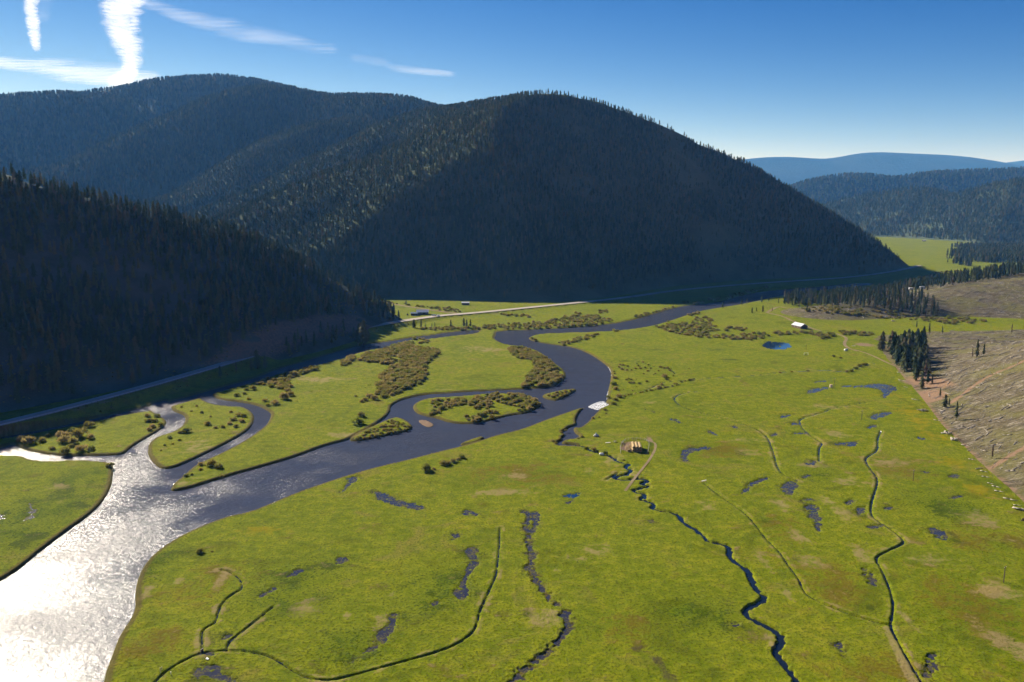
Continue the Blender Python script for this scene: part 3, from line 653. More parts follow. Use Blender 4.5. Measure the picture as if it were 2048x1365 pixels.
# ================================================================== GROUND SHEET
def build_meadow():
    px_step = 1.75
    v = np.arange(1365 + 190 - YH, 92, -px_step)
    ys = CAMH * F / v * .985
    far = np.geomspace(ys[-1] * 1.02, 30000, 40)
    ys = np.r_[ys, far]
    u = np.arange(-.70, .7001, 2.4 / F)
    side = np.geomspace(.71, 1.05, 14)
    u = np.r_[-side[::-1], u, side]
    X = (ys[:, None] * u[None]).ravel(); Y = np.repeat(ys, len(u))
    P = np.c_[X, Y]
    z = np.zeros(len(P))
    near = Y < 2400
    cd = Y * Y * px_step / (CAMH * F); cx = 2.4 / F * Y
    # fine roughness of the turf
    z += fbm(X / 22, Y / 22, 101, 3) * .10 + fbm(X / 3.0, Y / 3.0, 105, 2) * .05
    z *= (Y < 1500)
    # road berm
    Q = np.where(near)[0]
    lo = road_w[:, :2].min(0) - 40; hi = road_w[:, :2].max(0) + 40
    q = Q[(X[Q] > lo[0]) & (X[Q] < hi[0]) & (Y[Q] > lo[1]) & (Y[Q] < hi[1])]
    d, t = segdist(P[q], road_w, False, True)
    zr = np.interp(t, np.arange(len(road_w)), road_w[:, 2])
    z[q] = np.maximum(z[q], (zr - .25) * sstep(6 + zr * 2.4, 5.2, d))
    A = {k: np.zeros(len(P)) for k in ('dry', 'wet', 'bank', 'yel', 'soil', 'dark', 'lush', 'rust')}
    A['soil'][q] = np.maximum(A['soil'][q], sstep(12, 7, d) * .55)
    # river and its channels
    sd = np.full(len(P), -1e3)
    for w in (river_w, back_w, cpool_w, W(PAINTED_GLINT, WLEV)): sd = np.maximum(sd, sdf_near(P, w, 16))
    for w in isl_w:
        s = sdf_near(P, w, 16); sd = np.where(s > -900, np.minimum(sd, -s), sd)
    w = np.maximum(.75, .5 * cd)
    zc = WLEV - .9 * np.clip(sd / w, -1, 1)
    z = np.where(sd > -w, np.minimum(z, zc) if False else np.where(sd > w, -1.8, np.minimum(z, zc)), z)
    A['bank'] = np.maximum(A['bank'], np.where((sd > -5) & (sd <= 3), sstep(-4.0, -.4, sd), 0))
    # sandbar
    s = sdf_near(P, isl_w[-1], 5); A['soil'] = np.maximum(A['soil'], sstep(-1, 1, s)); z = np.where(s > 0, np.minimum(z, -.75), z)
    # ditches, creek, marsh stream
    def carve(line, hw, depth, lip, noise=0.0):
        lo = line[:, :2].min(0) - 9; hi = line[:, :2].max(0) + 9
        q = np.where((X > lo[0]) & (X < hi[0]) & (Y > lo[1]) & (Y < hi[1]))[0]
        d, t = segdist(P[q], line, False, True)
        k = q[d < 8]; d = d[d < 8]
        if line.shape[1] > 2: hw = np.interp(t[:0] if False else t, np.arange(len(line)), line[:, 2])[segmask(d, t, q, k)]
        e = np.maximum(hw, .45 * np.sqrt(cx[k] * cd[k]))
        if noise: d = d + fbm(X[k] / 1.6, Y[k] / 1.6, 131, 3) * noise
        g = sstep(e + np.maximum(.35, .5 * cx[k]), e * .55, d)
        z[k] = np.minimum(z[k], z[k] * (1 - g) - depth * g)
        z[k] += lip * .05 * sstep(e + .3, e + .9, d) * sstep(e + 2.4, e + 1.0, d)
        A['dry'][k] = np.maximum(A['dry'][k], lip * .75 * sstep(e + .2, e + .8, d) * sstep(e + 2.6, e + 1.2, d))
        A['bank'][k] = np.maximum(A['bank'][k], g * (.9 if noise > .5 else .55))
        return k, d, e
    def segmask(d, t, q, k):
        return np.isin(q, k)
    for hw, ln in ditch_w: carve(ln, hw * .42, .52, .9, .25)
    carve(creek_w, 1.0, .95, .45, .9)
    k, d, e = carve(marsh_w, 1.0, .42, 0, 2.6)
    z[k] += np.where(d < e + 1.5, fbm(X[k] / 1.2, Y[k] / 1.2, 161, 3) * .22, 0)
    A['wet'][k] = np.maximum(A['wet'][k], .55 * sstep(e + 2.2, e, d))
    # ponds and puddles
    for pw in pond_w:
        lo = pw.min(0) - 6; hi = pw.max(0) + 6
        q = np.where((X > lo[0]) & (X < hi[0]) & (Y > lo[1]) & (Y < hi[1]))[0]
        if not len(q): continue
        ins = inpoly(P[q], pw); dd = segdist(P[q], pw, True); s = np.where(ins, dd, -dd)
        s = s + .15 + fbm(X[q] / 2.0, Y[q] / 2.0, 141, 4) * 2.0
        soft = np.maximum(.8, .5 * cd[q])
        g = sstep(-soft, soft, s)
        nz = fbm(X[q] / 1.0, Y[q] / 1.0, 151, 3)
        z[q] = z[q] * (1 - g) + g * (-.40 + nz * .44)
        A['wet'][q] = np.maximum(A['wet'][q], .45 * sstep(-3.0, 0, s))
        A['dark'][q] = np.maximum(A['dark'][q], .5 * sstep(-6, -1, s))
    # patches of dead grass, yellow sedge, dark rushes, bare soil: (x, y, rx, ry) traced, laid on the ground
    def patch(name, lst, k=1.0):
        for (px, py, rx, ry) in lst:
            c = G(px, py); dist = c[1]
            a, b = rx * dist / F, ry * dist * dist / (CAMH * F)
            q = np.where((np.abs(X - c[0]) < 2.2 * a) & (np.abs(Y - c[1]) < 2.2 * b))[0]
            f = np.exp(-(((X[q] - c[0]) / a) ** 2 + ((Y[q] - c[1]) / b) ** 2))
            A[name][q] = np.maximum(A[name][q], k * f)
    patch('dry', [(1000, 985, 75, 8), (1180, 943, 20, 7), (1026, 953, 34, 8), (1190, 1098, 45, 16), (1160, 1118, 40, 10), (1110, 1140, 16, 10), (1095, 1238, 40, 26),
                  (610, 1215, 30, 22), (782, 1190, 10, 9), (760, 1245, 20, 22), (690, 1232, 14, 12), (1412, 1011, 16, 20), (1597, 1072, 30, 22), (1618, 1122, 36, 26), (1530, 1125, 15, 30),
                  (1690, 962, 40, 14), (1668, 1015, 20, 30), (1775, 925, 60, 14), (1863, 1115, 70, 22), (2005, 1185, 50, 30), (2030, 1290, 60, 60), (1720, 1110, 20, 22), (1676, 870, 34, 8),
                  (1498, 905, 28, 8), (1300, 806, 28, 4), (437, 1167, 20, 24), (290, 1187, 12, 26), (355, 1163, 16, 12), (365, 965, 40, 12), (390, 895, 40, 22), (1620, 930, 30, 8),
                  (1230, 920, 30, 12), (1270, 945, 24, 14), (1650, 815, 40, 6), (1500, 880, 40, 6), (960, 700, 60, 8), (1000, 712, 40, 4), (880, 780, 30, 4), (700, 870, 60, 6), (640, 760, 60, 8),
                  (345, 1010 - 60, 20, 6), (110, 975, 30, 8), (120, 1005, 14, 6), (2000, 930, 30, 20), (1960, 1040, 40, 20), (1570, 1180, 14, 30), (1560, 1010, 16, 14), (1815, 1240, 10, 40), (1545, 1290, 10, 26)], .95)
    for ln_, w_ in [([(1774, 1256), (1786, 1285), (1806, 1325), (1830, 1368), (1856, 1415)], 1.3)]:
        L_ = gpts('f', ln_); q = np.where((X > L_[:, 0].min() - 6) & (X < L_[:, 0].max() + 6) & (Y > L_[:, 1].min() - 6) & (Y < L_[:, 1].max() + 6))[0]
        A['dry'][q] = np.maximum(A['dry'][q], 1.15 * sstep(w_ * 1.5, w_ * .5, segdist(P[q], L_, False)))
    L_ = gpts('f', [(1272, 1296), (1300, 1310), (1322, 1330), (1342, 1362), (1352, 1400)]); q = np.where((X > L_[:, 0].min() - 6) & (X < L_[:, 0].max() + 6) & (Y > L_[:, 1].min() - 6) & (Y < L_[:, 1].max() + 6))[0]
    A['wet'][q] = np.maximum(A['wet'][q], .62 * sstep(3.2, .2, segdist(P[q], L_, False) + fbm(X[q] / 2, Y[q] / 2, 171) * 1.6))
    patch('soil', [(1262, 893, 26, 12), (1730, 690, 26, 5), (1250, 897, 14, 6), (1820, 765, 20, 8), (1300, 880, 8, 10)], 1.1)
    patch('yel', [(1812, 820, 38, 18), (1776, 790, 28, 6), (1860, 870, 34, 22), (1905, 925, 30, 20), (1835, 845, 30, 16), (1950, 975, 30, 22), (1990, 1180, 40, 10), (520, 1000 + 60, 60, 10)], 1.0)
    patch('dark', [(1529, 1042, 14, 9), (1593, 1120, 16, 7), (1742, 1218, 16, 22), (1877, 1022, 26, 20), (1483, 907, 16, 8), (930, 1110, 20, 14), (870, 1190, 30, 18), (705, 1115, 30, 12), (540, 1195, 14, 8),
                   (660, 1135, 24, 10), (1055, 1230, 16, 8), (980, 1310, 14, 8), (1010, 1325, 8, 5), (810, 1340, 10, 6), (470, 1030, 24, 6), (120, 985, 50, 14), (60, 1080, 40, 30), (160, 1010, 30, 10), (1265, 864, 18, 4), (1500, 700, 24, 3), (1580, 712, 30, 3), (1440, 700, 30, 3), (1900, 1080, 30, 10), (2000, 1090, 30, 30), (1300, 700, 30, 2), (1460, 720, 30, 3)], .9)
    patch('lush', [(60, 1030, 150, 110), (150, 960, 90, 40), (560, 1180, 160, 90), (1900, 1020, 100, 60), (300, 1130, 90, 60), (1380, 1230, 120, 60), (1640, 950, 60, 30), (880, 1180, 120, 80), (700, 1290, 120, 50)], .8)
    patch('rust', [(1960, 1230, 150, 130), (1640, 1150, 110, 90), (1780, 930, 90, 40), (1960, 1080, 110, 50), (1050, 950, 160, 35), (430, 1170, 110, 50), (1230, 1250, 110, 40), (1560, 1060, 60, 50), (1780, 1340, 160, 50), (300, 1290, 70, 70), (1450, 900, 90, 20)], .8)
    nu = len(u); ny = len(ys)
    ii = (np.arange(ny - 1)[:, None] * nu + np.arange(nu - 1)[None]).ravel()
    Fq = np.stack([ii, ii + 1, ii + nu + 1, ii + nu], 1)
    me = mesh_np('meadow', np.c_[X, Y, z], Fq, mat=M_MEADOW)
    for k, vv in A.items(): attr(me, k, vv)
    tag(link('meadow', me), 'bright green wet meadow on the valley floor', kind='structure')
build_meadow()

def ribbon(line, hw, zoff=0.0):
    """flat strip along a line; hw a number or per-point"""
    L = np.asarray(line, float); d = np.gradient(L[:, :2], axis=0)
    d /= np.maximum(np.linalg.norm(d, axis=1), 1e-9)[:, None]
    n = np.c_[-d[:, 1], d[:, 0]]; hw = np.broadcast_to(hw, len(L))[:, None]
    zz = (L[:, 2] if L.shape[1] > 2 else 0) + zoff
    a = np.c_[L[:, :2] + n * hw, np.broadcast_to(zz, len(L))]; b = np.c_[L[:, :2] - n * hw, np.broadcast_to(zz, len(L))]
    k = len(L); V = np.vstack([a, b]); i = np.arange(k - 1)
    return V, np.stack([i + k, i + 1 + k, i + 1, i], 1)
def sheet(name, poly, z, mat, label):
    c = poly.mean(0)
    me = bpy.data.meshes.new(name)
    me.from_pydata([(p[0], p[1], z) for p in poly], [], [tuple(range(len(poly)))])
    import bmesh
    b = bmesh.new(); b.from_mesh(me); bmesh.ops.triangulate(b, faces=b.faces[:])
    for f in b.faces:
        if f.normal.z < 0: f.normal_flip()
    b.to_mesh(me); b.free(); me.materials.append(mat)
    return tag(link(name, me), label, kind='structure')
def grow(poly, k):
    c = poly - np.roll(poly, 1, 0); n = np.c_[c[:, 1], -c[:, 0]]; n = n + np.roll(n, -1, 0)
    n /= np.maximum(np.linalg.norm(n, axis=1), 1e-9)[:, None]
    a = (poly[:, 0] * np.roll(poly[:, 1], -1) - np.roll(poly[:, 0], -1) * poly[:, 1]).sum()
    return poly + n * k * (1 if a > 0 else -1)
# river: one level water sheet under the whole braided reach (the banks rise out of it)
me = bpy.data.meshes.new('river')
gx = np.array([(-700, 150), (-60, 150), (120, 300), (420, 640), (900, 1080), (1120, 1500), (1000, 1640), (600, 1400), (100, 1180), (-140, 1000), (-330, 700), (-420, 450), (-700, 400)], float)
sheet('river', gx, WLEV, M_RIVER, 'wide braided river winding through the meadow')
V, Fq = ribbon(creek_w, 2.6, -.55); tag(link('creek', mesh_np('creek', V, Fq, mat=M_CREEK)), 'narrow winding creek crossing the meadow past the hay yard', kind='structure')
V, Fq = ribbon(marsh_w[:, :2], marsh_w[:, 2] + 1.6, -.33); tag(link('marsh_stream', mesh_np('marsh_stream', V, Fq, mat=M_PUDDLE)), 'shallow marshy stream down the middle of the meadow', kind='structure')
dl = ['long curved ditch in the near meadow', 'thin looping ditch by the river', 'short straight ditch branch', 'ditch running to the fork at right', 'bending ditch at the right of the meadow',
      'ditch in the middle right meadow', 'kinked ditch among puddles', 'ditch round the willow patch', 'shrubby ditch across the far meadow', 'short side ditch by the creek']
for (hw, ln), lb in zip(ditch_w, dl):
    V, Fq = ribbon(ln, hw + .9, -.40); tag(link('ditch', mesh_np('ditch', V, Fq, mat=M_CREEK)), lb, kind='structure')
for i, pw in enumerate(pond_w):
    sheet('pond' if i in (0, 4) else 'puddle', grow(pw, 2.5), -.24 - .0008 * i, M_STILL if i in (0, 4) else M_PUDDLE,
          'blue pond beside the willows' if i == 0 else 'round dark pond in the grass' if i == 4 else 'shallow puddle in the wet grass')

# ================================================================== HILLS
def hill(name, hf, box, step, mat, label, soil=None):
    x = np.arange(box[0], box[1] + step, step); y = np.arange(box[2], box[3] + step, step)
    X, Y = np.meshgrid(x, y); P = np.c_[X.ravel(), Y.ravel()]
    z = hf(P)
    nx = len(x); i = (np.arange(len(y) - 1)[:, None] * nx + np.arange(nx - 1)[None]).ravel()
    Fq = np.stack([i, i + 1, i + nx + 1, i + nx], 1)
    Fq = Fq[z[Fq].max(1) > -2.5]
    use = np.unique(Fq); re = np.full(len(P), -1); re[use] = np.arange(len(use))
    me = mesh_np(name, np.c_[P, np.maximum(z, -6)][use], re[Fq], mat=mat)
    if soil is not None: attr(me, 'soil', soil(P[use]))
    return tag(link(name, me), label, kind='structure')
hill('hill', h_D, (-900, -80, 330, 1100), 5, M_SAGE, 'dark shaded hill above the road at left', lambda P: .6 * sstep(22, 9, segdist(P, road_w, False)) * (fbm(P[:, 0] / 40, P[:, 1] / 40, 91) > -.25))
hill('hill', h_A, (-1400, 960, 900, 2900), 12, M_FOREST, 'big rounded forested hill in the middle')
hill('hill', h_B, (-2100, 0, 1900, 3700), 18, M_FOREST, 'forested hill behind the left ridges')
hill('hill', h_C, (-6500, -200, 2200, 5000), 28, M_FOREST, 'highest forested hill at the back left')
hill('hill', h_G, (1050, 4200, 2200, 4600), 20, M_FOREST, 'forested hills at the right of the far valley')
hill('hill', h_F, (1200, 6200, 3800, 6600), 40, M_FAR, 'dark blue hill behind the right hills')
hill('mountain', h_E, (0, 16000, 10000, 20000), 150, M_MTN, 'far blue mountain range on the horizon')
def clear_soil(P):
    s = np.zeros(len(P))
    for z_, (px, py), a, b in (('f', (1862, 790), 9, 16), ('f', (1858, 765), 9, 30), ('f', (1850, 800), 14, 10), ('f', (1745, 695), 12, 12)):
        c = hit(px, py); s = np.maximum(s, 1.1 * np.exp(-((P[:, 0] - c[0]) / a) ** 2 - ((P[:, 1] - c[1]) / b) ** 2))
    for ln in ([(1960, 944), (2010, 918), (2048, 895), (2100, 860)], [(1900, 808), (1960, 760), (2048, 722), (2100, 700)]):
        L = np.array([hit(*p)[:2] for p in ln]); s = np.maximum(s, .75 * sstep(3.0, .8, segdist(P, chaikin(L, 2, False), False)))
    L = chaikin(FOOT, 1, False); d = segdist(P, L, False); s = np.maximum(s, .55 * sstep(7, 2, d))
    return s
hill('cleared_slope', h_H1, (150, 900, 200, 860), 3, M_CLEAR, 'logged slope at the right littered with logs', clear_soil)
hill('cleared_mound', h_H2, (230, 1500, 760, 1260), 4, M_CLEAR, 'logged mound behind the grass strip at right', lambda P: np.zeros(len(P)))

# ================================================================== ROADS
road3 = road_w.copy()
V, Fq = ribbon(road3, 5.2, .02)
road_o = tag(link('road', mesh_np('road', V, Fq, mat=M_ROAD)), 'two-lane valley road along the foot of the hills', kind='structure')
m_line = simple('road_paint', (.75, .72, .62), .7, .2, .05); m_yel = simple('road_paint_yellow', (.65, .45, .08), .7, .2, .05)
for off, mm in ((-3.5, m_line), (0, m_yel), (3.5, m_line)):
    d = np.gradient(road3[:, :2], axis=0); d /= np.linalg.norm(d, axis=1)[:, None]
    L = road3.copy(); L[:, 0] += -d[:, 1] * off; L[:, 1] += d[:, 0] * off
    V, Fq = ribbon(L, .08, .03); link('road_marking', mesh_np('road_marking', V, Fq, mat=mm), road_o)
tl = ['pale gravel side road joining the valley road', 'dirt track past the barn', 'pale dirt track at the edge of the pines', 'two-rut track by the willows', 'brown track along the foot of the cleared slope', 'brown track from the hay yard to the creek']
for (hw, ln), lb in zip(track_w, tl):
    L = resample(ln, 3.0); zz = ground_z(L) if 'foot' in lb else np.zeros(len(L))
    V, Fq = ribbon(np.c_[L, np.maximum(zz, 0)], hw * (1 + .18 * fbm(L[:, 0] / 5, L[:, 1] / 5, 201, 2)), .13)
    tag(link('dirt_track', mesh_np('dirt_track', V, Fq, mat=M_TRACK)), lb, kind='structure')

# ================================================================== PLANTS: shapes
def crown_mesh(name, seed, h, r, bf, tiers, spokes, mat, ragged=.3):
    rn = random.Random(seed); v = []; f = []
    for i in range(tiers):
        t = i / tiers
        z0 = h * (bf + (1 - bf) * t * .96)
        rad = r * min(1.0, .62 + 2.2 * t) * (1 - t) ** .62 * rn.uniform(.78, 1.18) + .12
        hz = h * (1 - bf) / tiers * rn.uniform(1.5, 2.1)
        ox, oy = rn.uniform(-.12, .12) * r, rn.uniform(-.12, .12) * r
        n0 = len(v); v.append((ox * .5, oy * .5, min(h, z0 + hz)))
        a0 = rn.uniform(0, 6.28)
        for k in range(spokes):
            a = a0 + 6.283 * (k + rn.uniform(-.28, .28)) / spokes
            q = rad * rn.uniform(1 - ragged * 1.4, 1 + ragged)
            v.append((ox + math.cos(a) * q, oy + math.sin(a) * q, z0 - q * rn.uniform(.05, .35)))
            a += 3.1416 / spokes; q = rad * rn.uniform(.38, .62)
            v.append((ox + math.cos(a) * q, oy + math.sin(a) * q, z0 + hz * .15))
        m = 2 * spokes
        for k in range(m): f.append((n0, n0 + 1 + k, n0 + 1 + (k + 1) % m))
    me = bpy.data.meshes.new(name); me.from_pydata(v, [], f); me.materials.append(mat); me.update()
    return me
def trunk_mesh(h, r):
    b = MB(); b.tube((0, 0, -.6), (0.1, 0, h * .45), r, r * .7, 6); b.tube((.1, 0, h * .45), (0, .05, h * .97), r * .7, r * .12, 5)
    return b.mesh('trunk', M_BARK, True)
def shrub_mesh(name, seed, n=210, mat=None):
    rn = random.Random(seed); v = []; f = []
    lob = [(rn.uniform(-.5, .5), rn.uniform(-.5, .5), rn.uniform(.45, .75)) for _ in range(6)]
    for i in range(n):
        lx, ly, lr = rn.choice(lob)
        a = rn.uniform(0, 6.283); e = math.asin(rn.uniform(-.15, 1))
        q = lr * rn.uniform(.55, 1.0) ** .6
        c = Vector((lx + q * math.cos(a) * math.cos(e), ly + q * math.sin(a) * math.cos(e), .28 + q * math.sin(e) * .95))
        out = (c - Vector((lx * .4, ly * .4, -.1))).normalized()
        s = rn.uniform(.10, .20)
        u = out.cross(Vector((rn.uniform(-1, 1), rn.uniform(-1, 1), rn.uniform(-1, 1)))).normalized()
        tip = c + out * s * 1.5 + Vector((0, 0, s * .6)); n0 = len(v)
        v += [c - u * s * .7 - out * s * .5, c + u * s * .7 - out * s * .5, tip]; f.append((n0, n0 + 1, n0 + 2))
    for i in range(26):
        a = rn.uniform(0, 6.283); q = rn.uniform(.3, .95)
        b0 = Vector((math.cos(a) * q * .25, math.sin(a) * q * .25, -.1)); tp = Vector((math.cos(a) * q, math.sin(a) * q, rn.uniform(.7, 1.15)))
        u = Vector((-math.sin(a), math.cos(a), 0)) * .045; n0 = len(v)
        v += [b0 - u, b0 + u, tp]; f.append((n0, n0 + 1, n0 + 2))
    me = bpy.data.meshes.new(name); me.from_pydata(v, [], f); me.materials.append(mat or M_SHRUB); me.update()
    return me
def log_mesh(name, seed, L, r):
    rn = random.Random(seed); b = MB()
    m = (L * rn.uniform(-.1, .1), rn.uniform(-.25, .25), r * .9)
    b.tube((-L / 2, 0, r * .8), m, r, r * .85, 6); b.tube(m, (L / 2, rn.uniform(-.3, .3), r * .9), r * .85, r * .4, 6)
    for k in range(3):
        x = rn.uniform(-.2, .45) * L; b.tube((x, 0, r), (x + .4, rn.choice((-1, 1)) * rn.uniform(.4, 1.0), r + rn.uniform(.2, .8)), .06, .02, 3)
    return b.mesh(name, M_LOG, True)
TREES = []          # (crown mesh, trunk mesh): 0-3 detailed pines of 12 m, 4-6 light ones
for i in range(4):
    TREES.append((crown_mesh('crown', 300 + i, 12.0, (2.6, 2.2, 2.9, 2.1)[i], (.10, .16, .08, .2)[i], 11, 6, M_PINE, .34), trunk_mesh(12.0, .2)))
for i in range(3):
    TREES.append((crown_mesh('crown', 330 + i, 12.0, (3.0, 2.5, 3.4)[i], .06, 5, 5, M_PINE, .28), trunk_mesh(12.0, .2)))
DEADT = (crown_mesh('crown', 350, 12.0, 1.5, .2, 9, 5, M_DEAD, .5), trunk_mesh(12.0, .18))
SHRUBS = [shrub_mesh('willow_shrub', 400 + i, 230) for i in range(4)]
LOGS = [log_mesh('fallen_log', 500 + i, (6, 8, 5, 7, 9)[i], (.22, .2, .16, .26, .24)[i]) for i in range(5)]

N_TREE = [0]
def tree(x, y, z, h, label, group=None, kind=0, name='pine_tree', wide=1.0, lean=0.0):
    cm, tm = DEADT if kind == 9 else TREES[kind]
    o = bpy.data.objects.new(name, None); COL.objects.link(o); o.empty_display_size = .5
    s = h / 12.0
    o.location = (x, y, z - .2); o.rotation_euler = (lean, lean * .5, random.uniform(0, 6.28)); o.scale = (s * wide, s * wide, s)
    tag(o, label, 'tree', group)
    c = link('crown', cm, o); link('trunk', tm, o); N_TREE[0] += 1
    return c

# ================================================================== FORESTS
def scatter(P0, step, jit=.85, rng=RNG):
    x = np.arange(P0[0], P0[1], step); y = np.arange(P0[2], P0[3], step)
    X, Y = np.meshgrid(x, y); X = X.ravel() + rng.uniform(-.5, .5, X.size) * step * jit * 1.6; Y = Y.ravel() + rng.uniform(-.5, .5, Y.size) * step * jit * 1.6
    return np.c_[X, Y]
def faces_camera(P, hf, z, e=6.0, lim=-.10):
    gx = (hf(P + [e, 0]) - z) / e; gy = (hf(P + [0, e]) - z) / e
    n = np.c_[-gx, -gy, np.ones(len(P))]
    c = np.c_[-P, CAMH - z]; c /= np.linalg.norm(c, axis=1)[:, None]
    return (n * c).sum(1) / np.linalg.norm(n, axis=1) > lim
def in_view(P, z, mx=260):
    x, y = proj(np.c_[P, z]); return (x > -mx) & (x < 2048 + mx)
FP, FS, FV = [], [], []        # positions, sizes, variants of the massed conifers
def forest(hf, box, step, hmin, hmax, zmin, variants, dens, wide=1.0, lower=None, lim=-.1):
    P = scatter(box, step)
    P = P[in_view(P, np.full(len(P), 60.0), 420)]
    z = hf(P); k = z > zmin
    P, z = P[k], z[k]
    k = RNG.uniform(0, 1, len(P)) < dens(P, z); P, z = P[k], z[k]
    k = in_view(P, z); P, z = P[k], z[k]
    k = faces_camera(P, hf, z, lim=lim); P, z = P[k], z[k]
    if lower is not None:
        k = z > lower(P) - .5; P, z = P[k], z[k]
    h = hmin + (hmax - hmin) * RNG.uniform(0, 1, len(P)) ** 1.3
    FP.append(np.c_[P, z - .3]); FS.append(np.c_[h / 12 * wide * RNG.uniform(.85, 1.2, len(P)), h / 12]); FV.append(RNG.choice(variants, len(P)))
    return P, z, h
def noise_d(sc, lo, hi, seed, base=1.0, amp=1.0):
    return lambda P, z: np.clip(base - amp * (1 - sstep(lo, hi, fbm(P[:, 0] / sc, P[:, 1] / sc, seed))), 0, 1)
def dens_D(P, z):
    d = .95 - .75 * sstep(-.12, -.38, fbm(P[:, 0] / 45, P[:, 1] / 45, 301))
    foot = sstep(4, 24, z + fbm(P[:, 0] / 30, P[:, 1] / 30, 303) * 18)
    dr, t = segdist(P, road_w, False, True)
    return d * (.35 + .65 * foot) * (dr > 9)
def dens_A(P, z):
    d = 1.0 - .80 * sstep(.10, .40, fbm(P[:, 0] / 110, P[:, 1] / 110, 311)) * sstep(-30, 60, P[:, 0])
    dr, t = segdist(P, road_w, False, True)
    foot = sstep(2, 16, z + fbm(P[:, 0] / 40, P[:, 1] / 40, 313) * 10 - 4 * sstep(0, 150, P[:, 0]))
    return d * (.04 + .96 * foot) * (dr > 14)
forest(h_D, (-820, -100, 380, 900), 4.5, 7.5, 15, 1.5, [0, 1, 2, 3], dens_D, 1.0)
forest(h_A, (-1300, 900, 950, 2700), 5.7, 6.0, 11.0, 1.2, [4, 5, 6], dens_A, 1.05)
forest(h_B, (-2200, -50, 1900, 3100), 8.6, 10, 16, 3, [4, 5, 6], noise_d(140, -.5, -.2, 321, 1, .5), 1.1)
forest(h_C, (-3800, -300, 2500, 3950), 11.0, 12, 19, 4, [4, 5, 6], noise_d(160, -.5, -.2, 331, 1, .5), 1.25)
forest(h_G, (1150, 3100, 2350, 3600), 9.0, 11, 18, 3, [4, 5, 6], noise_d(90, -.5, -.2, 341, 1, .55), 1.15)
forest(h_F, (1300, 4200, 4200, 5200), 17.0, 16, 26, 30, [4, 5, 6], noise_d(200, -.5, -.2, 351, 1, .5), 1.5)
flat = lambda P: np.zeros(len(P))
def forest_poly(z_, pts, step, hmin, hmax, variants, keep=1.0, wide=.8, level=0.0, edge=0.0):
    poly = gpts(z_, pts, level); lo, hi = poly.min(0), poly.max(0)
    P = scatter((lo[0], hi[0], lo[1], hi[1]), step); P = P[inpoly(P, poly)]
    if edge: P = P[segdist(P, poly, True) > edge * (.5 + fbm(P[:, 0] / 40, P[:, 1] / 40, 377))]
    P = P[RNG.uniform(0, 1, len(P)) < keep]
    return P
# woods on the far valley floor at right
for pts, st, hm in (([(1060, 590), (1080, 400), (1350, 395), (1700, 400), (2300, 410), (2300, 640), (1900, 610), (1500, 600), (1440, 660), (1200, 690), (1060, 680)], 8.0, (11, 19)),
                    ([(300, 258), (600, 262), (1000, 285), (1400, 330), (1700, 372), (2300, 400), (2300, 360), (1500, 315), (900, 268), (500, 250), (280, 246)], 14.0, (11, 18))):
    P = forest_poly('fr', pts, st, 0, 0, 0, .85, edge=55.0)
    h = RNG.uniform(*hm, len(P)); FP.append(np.c_[P, np.zeros(len(P)) - .2]); FS.append(np.c_[h / 12 * .85, h / 12]); FV.append(RNG.choice([4, 5, 6], len(P)))
# trees behind the logged mound
P = scatter((330, 1150, 975, 1330), 6.5); zz = ground_z(P)
ridge_y = np.interp(P[:, 0], R_H2[:, 0], R_H2[:, 1])
k = (P[:, 1] > ridge_y + 14) & (P[:, 1] < ridge_y + 90 + .12 * (P[:, 0] - 330)) & (RNG.uniform(0, 1, len(P)) < .25 + .75 * sstep(480, 640, P[:, 0]))
P, zz = P[k], zz[k]; h = RNG.uniform(11, 20, len(P)) * (0.7 + .3 * sstep(450, 650, P[:, 0]))
FP.append(np.c_[P, zz - .3]); FS.append(np.c_[h / 12 * .72, h / 12]); FV.append(RNG.choice([0, 1, 3, 4], len(P)))
FP, FS, FV = np.vstack(FP), np.vstack(FS), np.concatenate(FV)

# ------------------------------------------------------------------ individual trees
R = random.Random(21)
# the close stand at the edge of the logged slope
STAND = zp('z7', [(1185, 700), (1262, 745), (1385, 872), (1450, 935), (1500, 900), (1480, 780), (1450, 660), (1400, 600), (1330, 590), (1240, 640)])
sp = np.array([hit(*p[:2])[:2] for p in STAND])
P = scatter((sp[:, 0].min(), sp[:, 0].max(), sp[:, 1].min(), sp[:, 1].max()), 5.8); P = P[inpoly(P, sp)]
P = P[np.argsort(P[:, 1])][:96]
zz = ground_z(P)
for (x, y), z in zip(P, zz):
    tall = R.uniform(13, 19.5) * (.72 if y < np.quantile(P[:, 1], .16) else 1)
    dead = R.random() < .10
    tree(x, y, z, tall, 'grey-brown dying pine of the close stand by the logged slope' if dead else 'dark green pine of the close stand by the logged slope',
         'pines in the close stand by the logged slope', 9 if dead else R.randrange(4), wide=R.uniform(.95, 1.3))
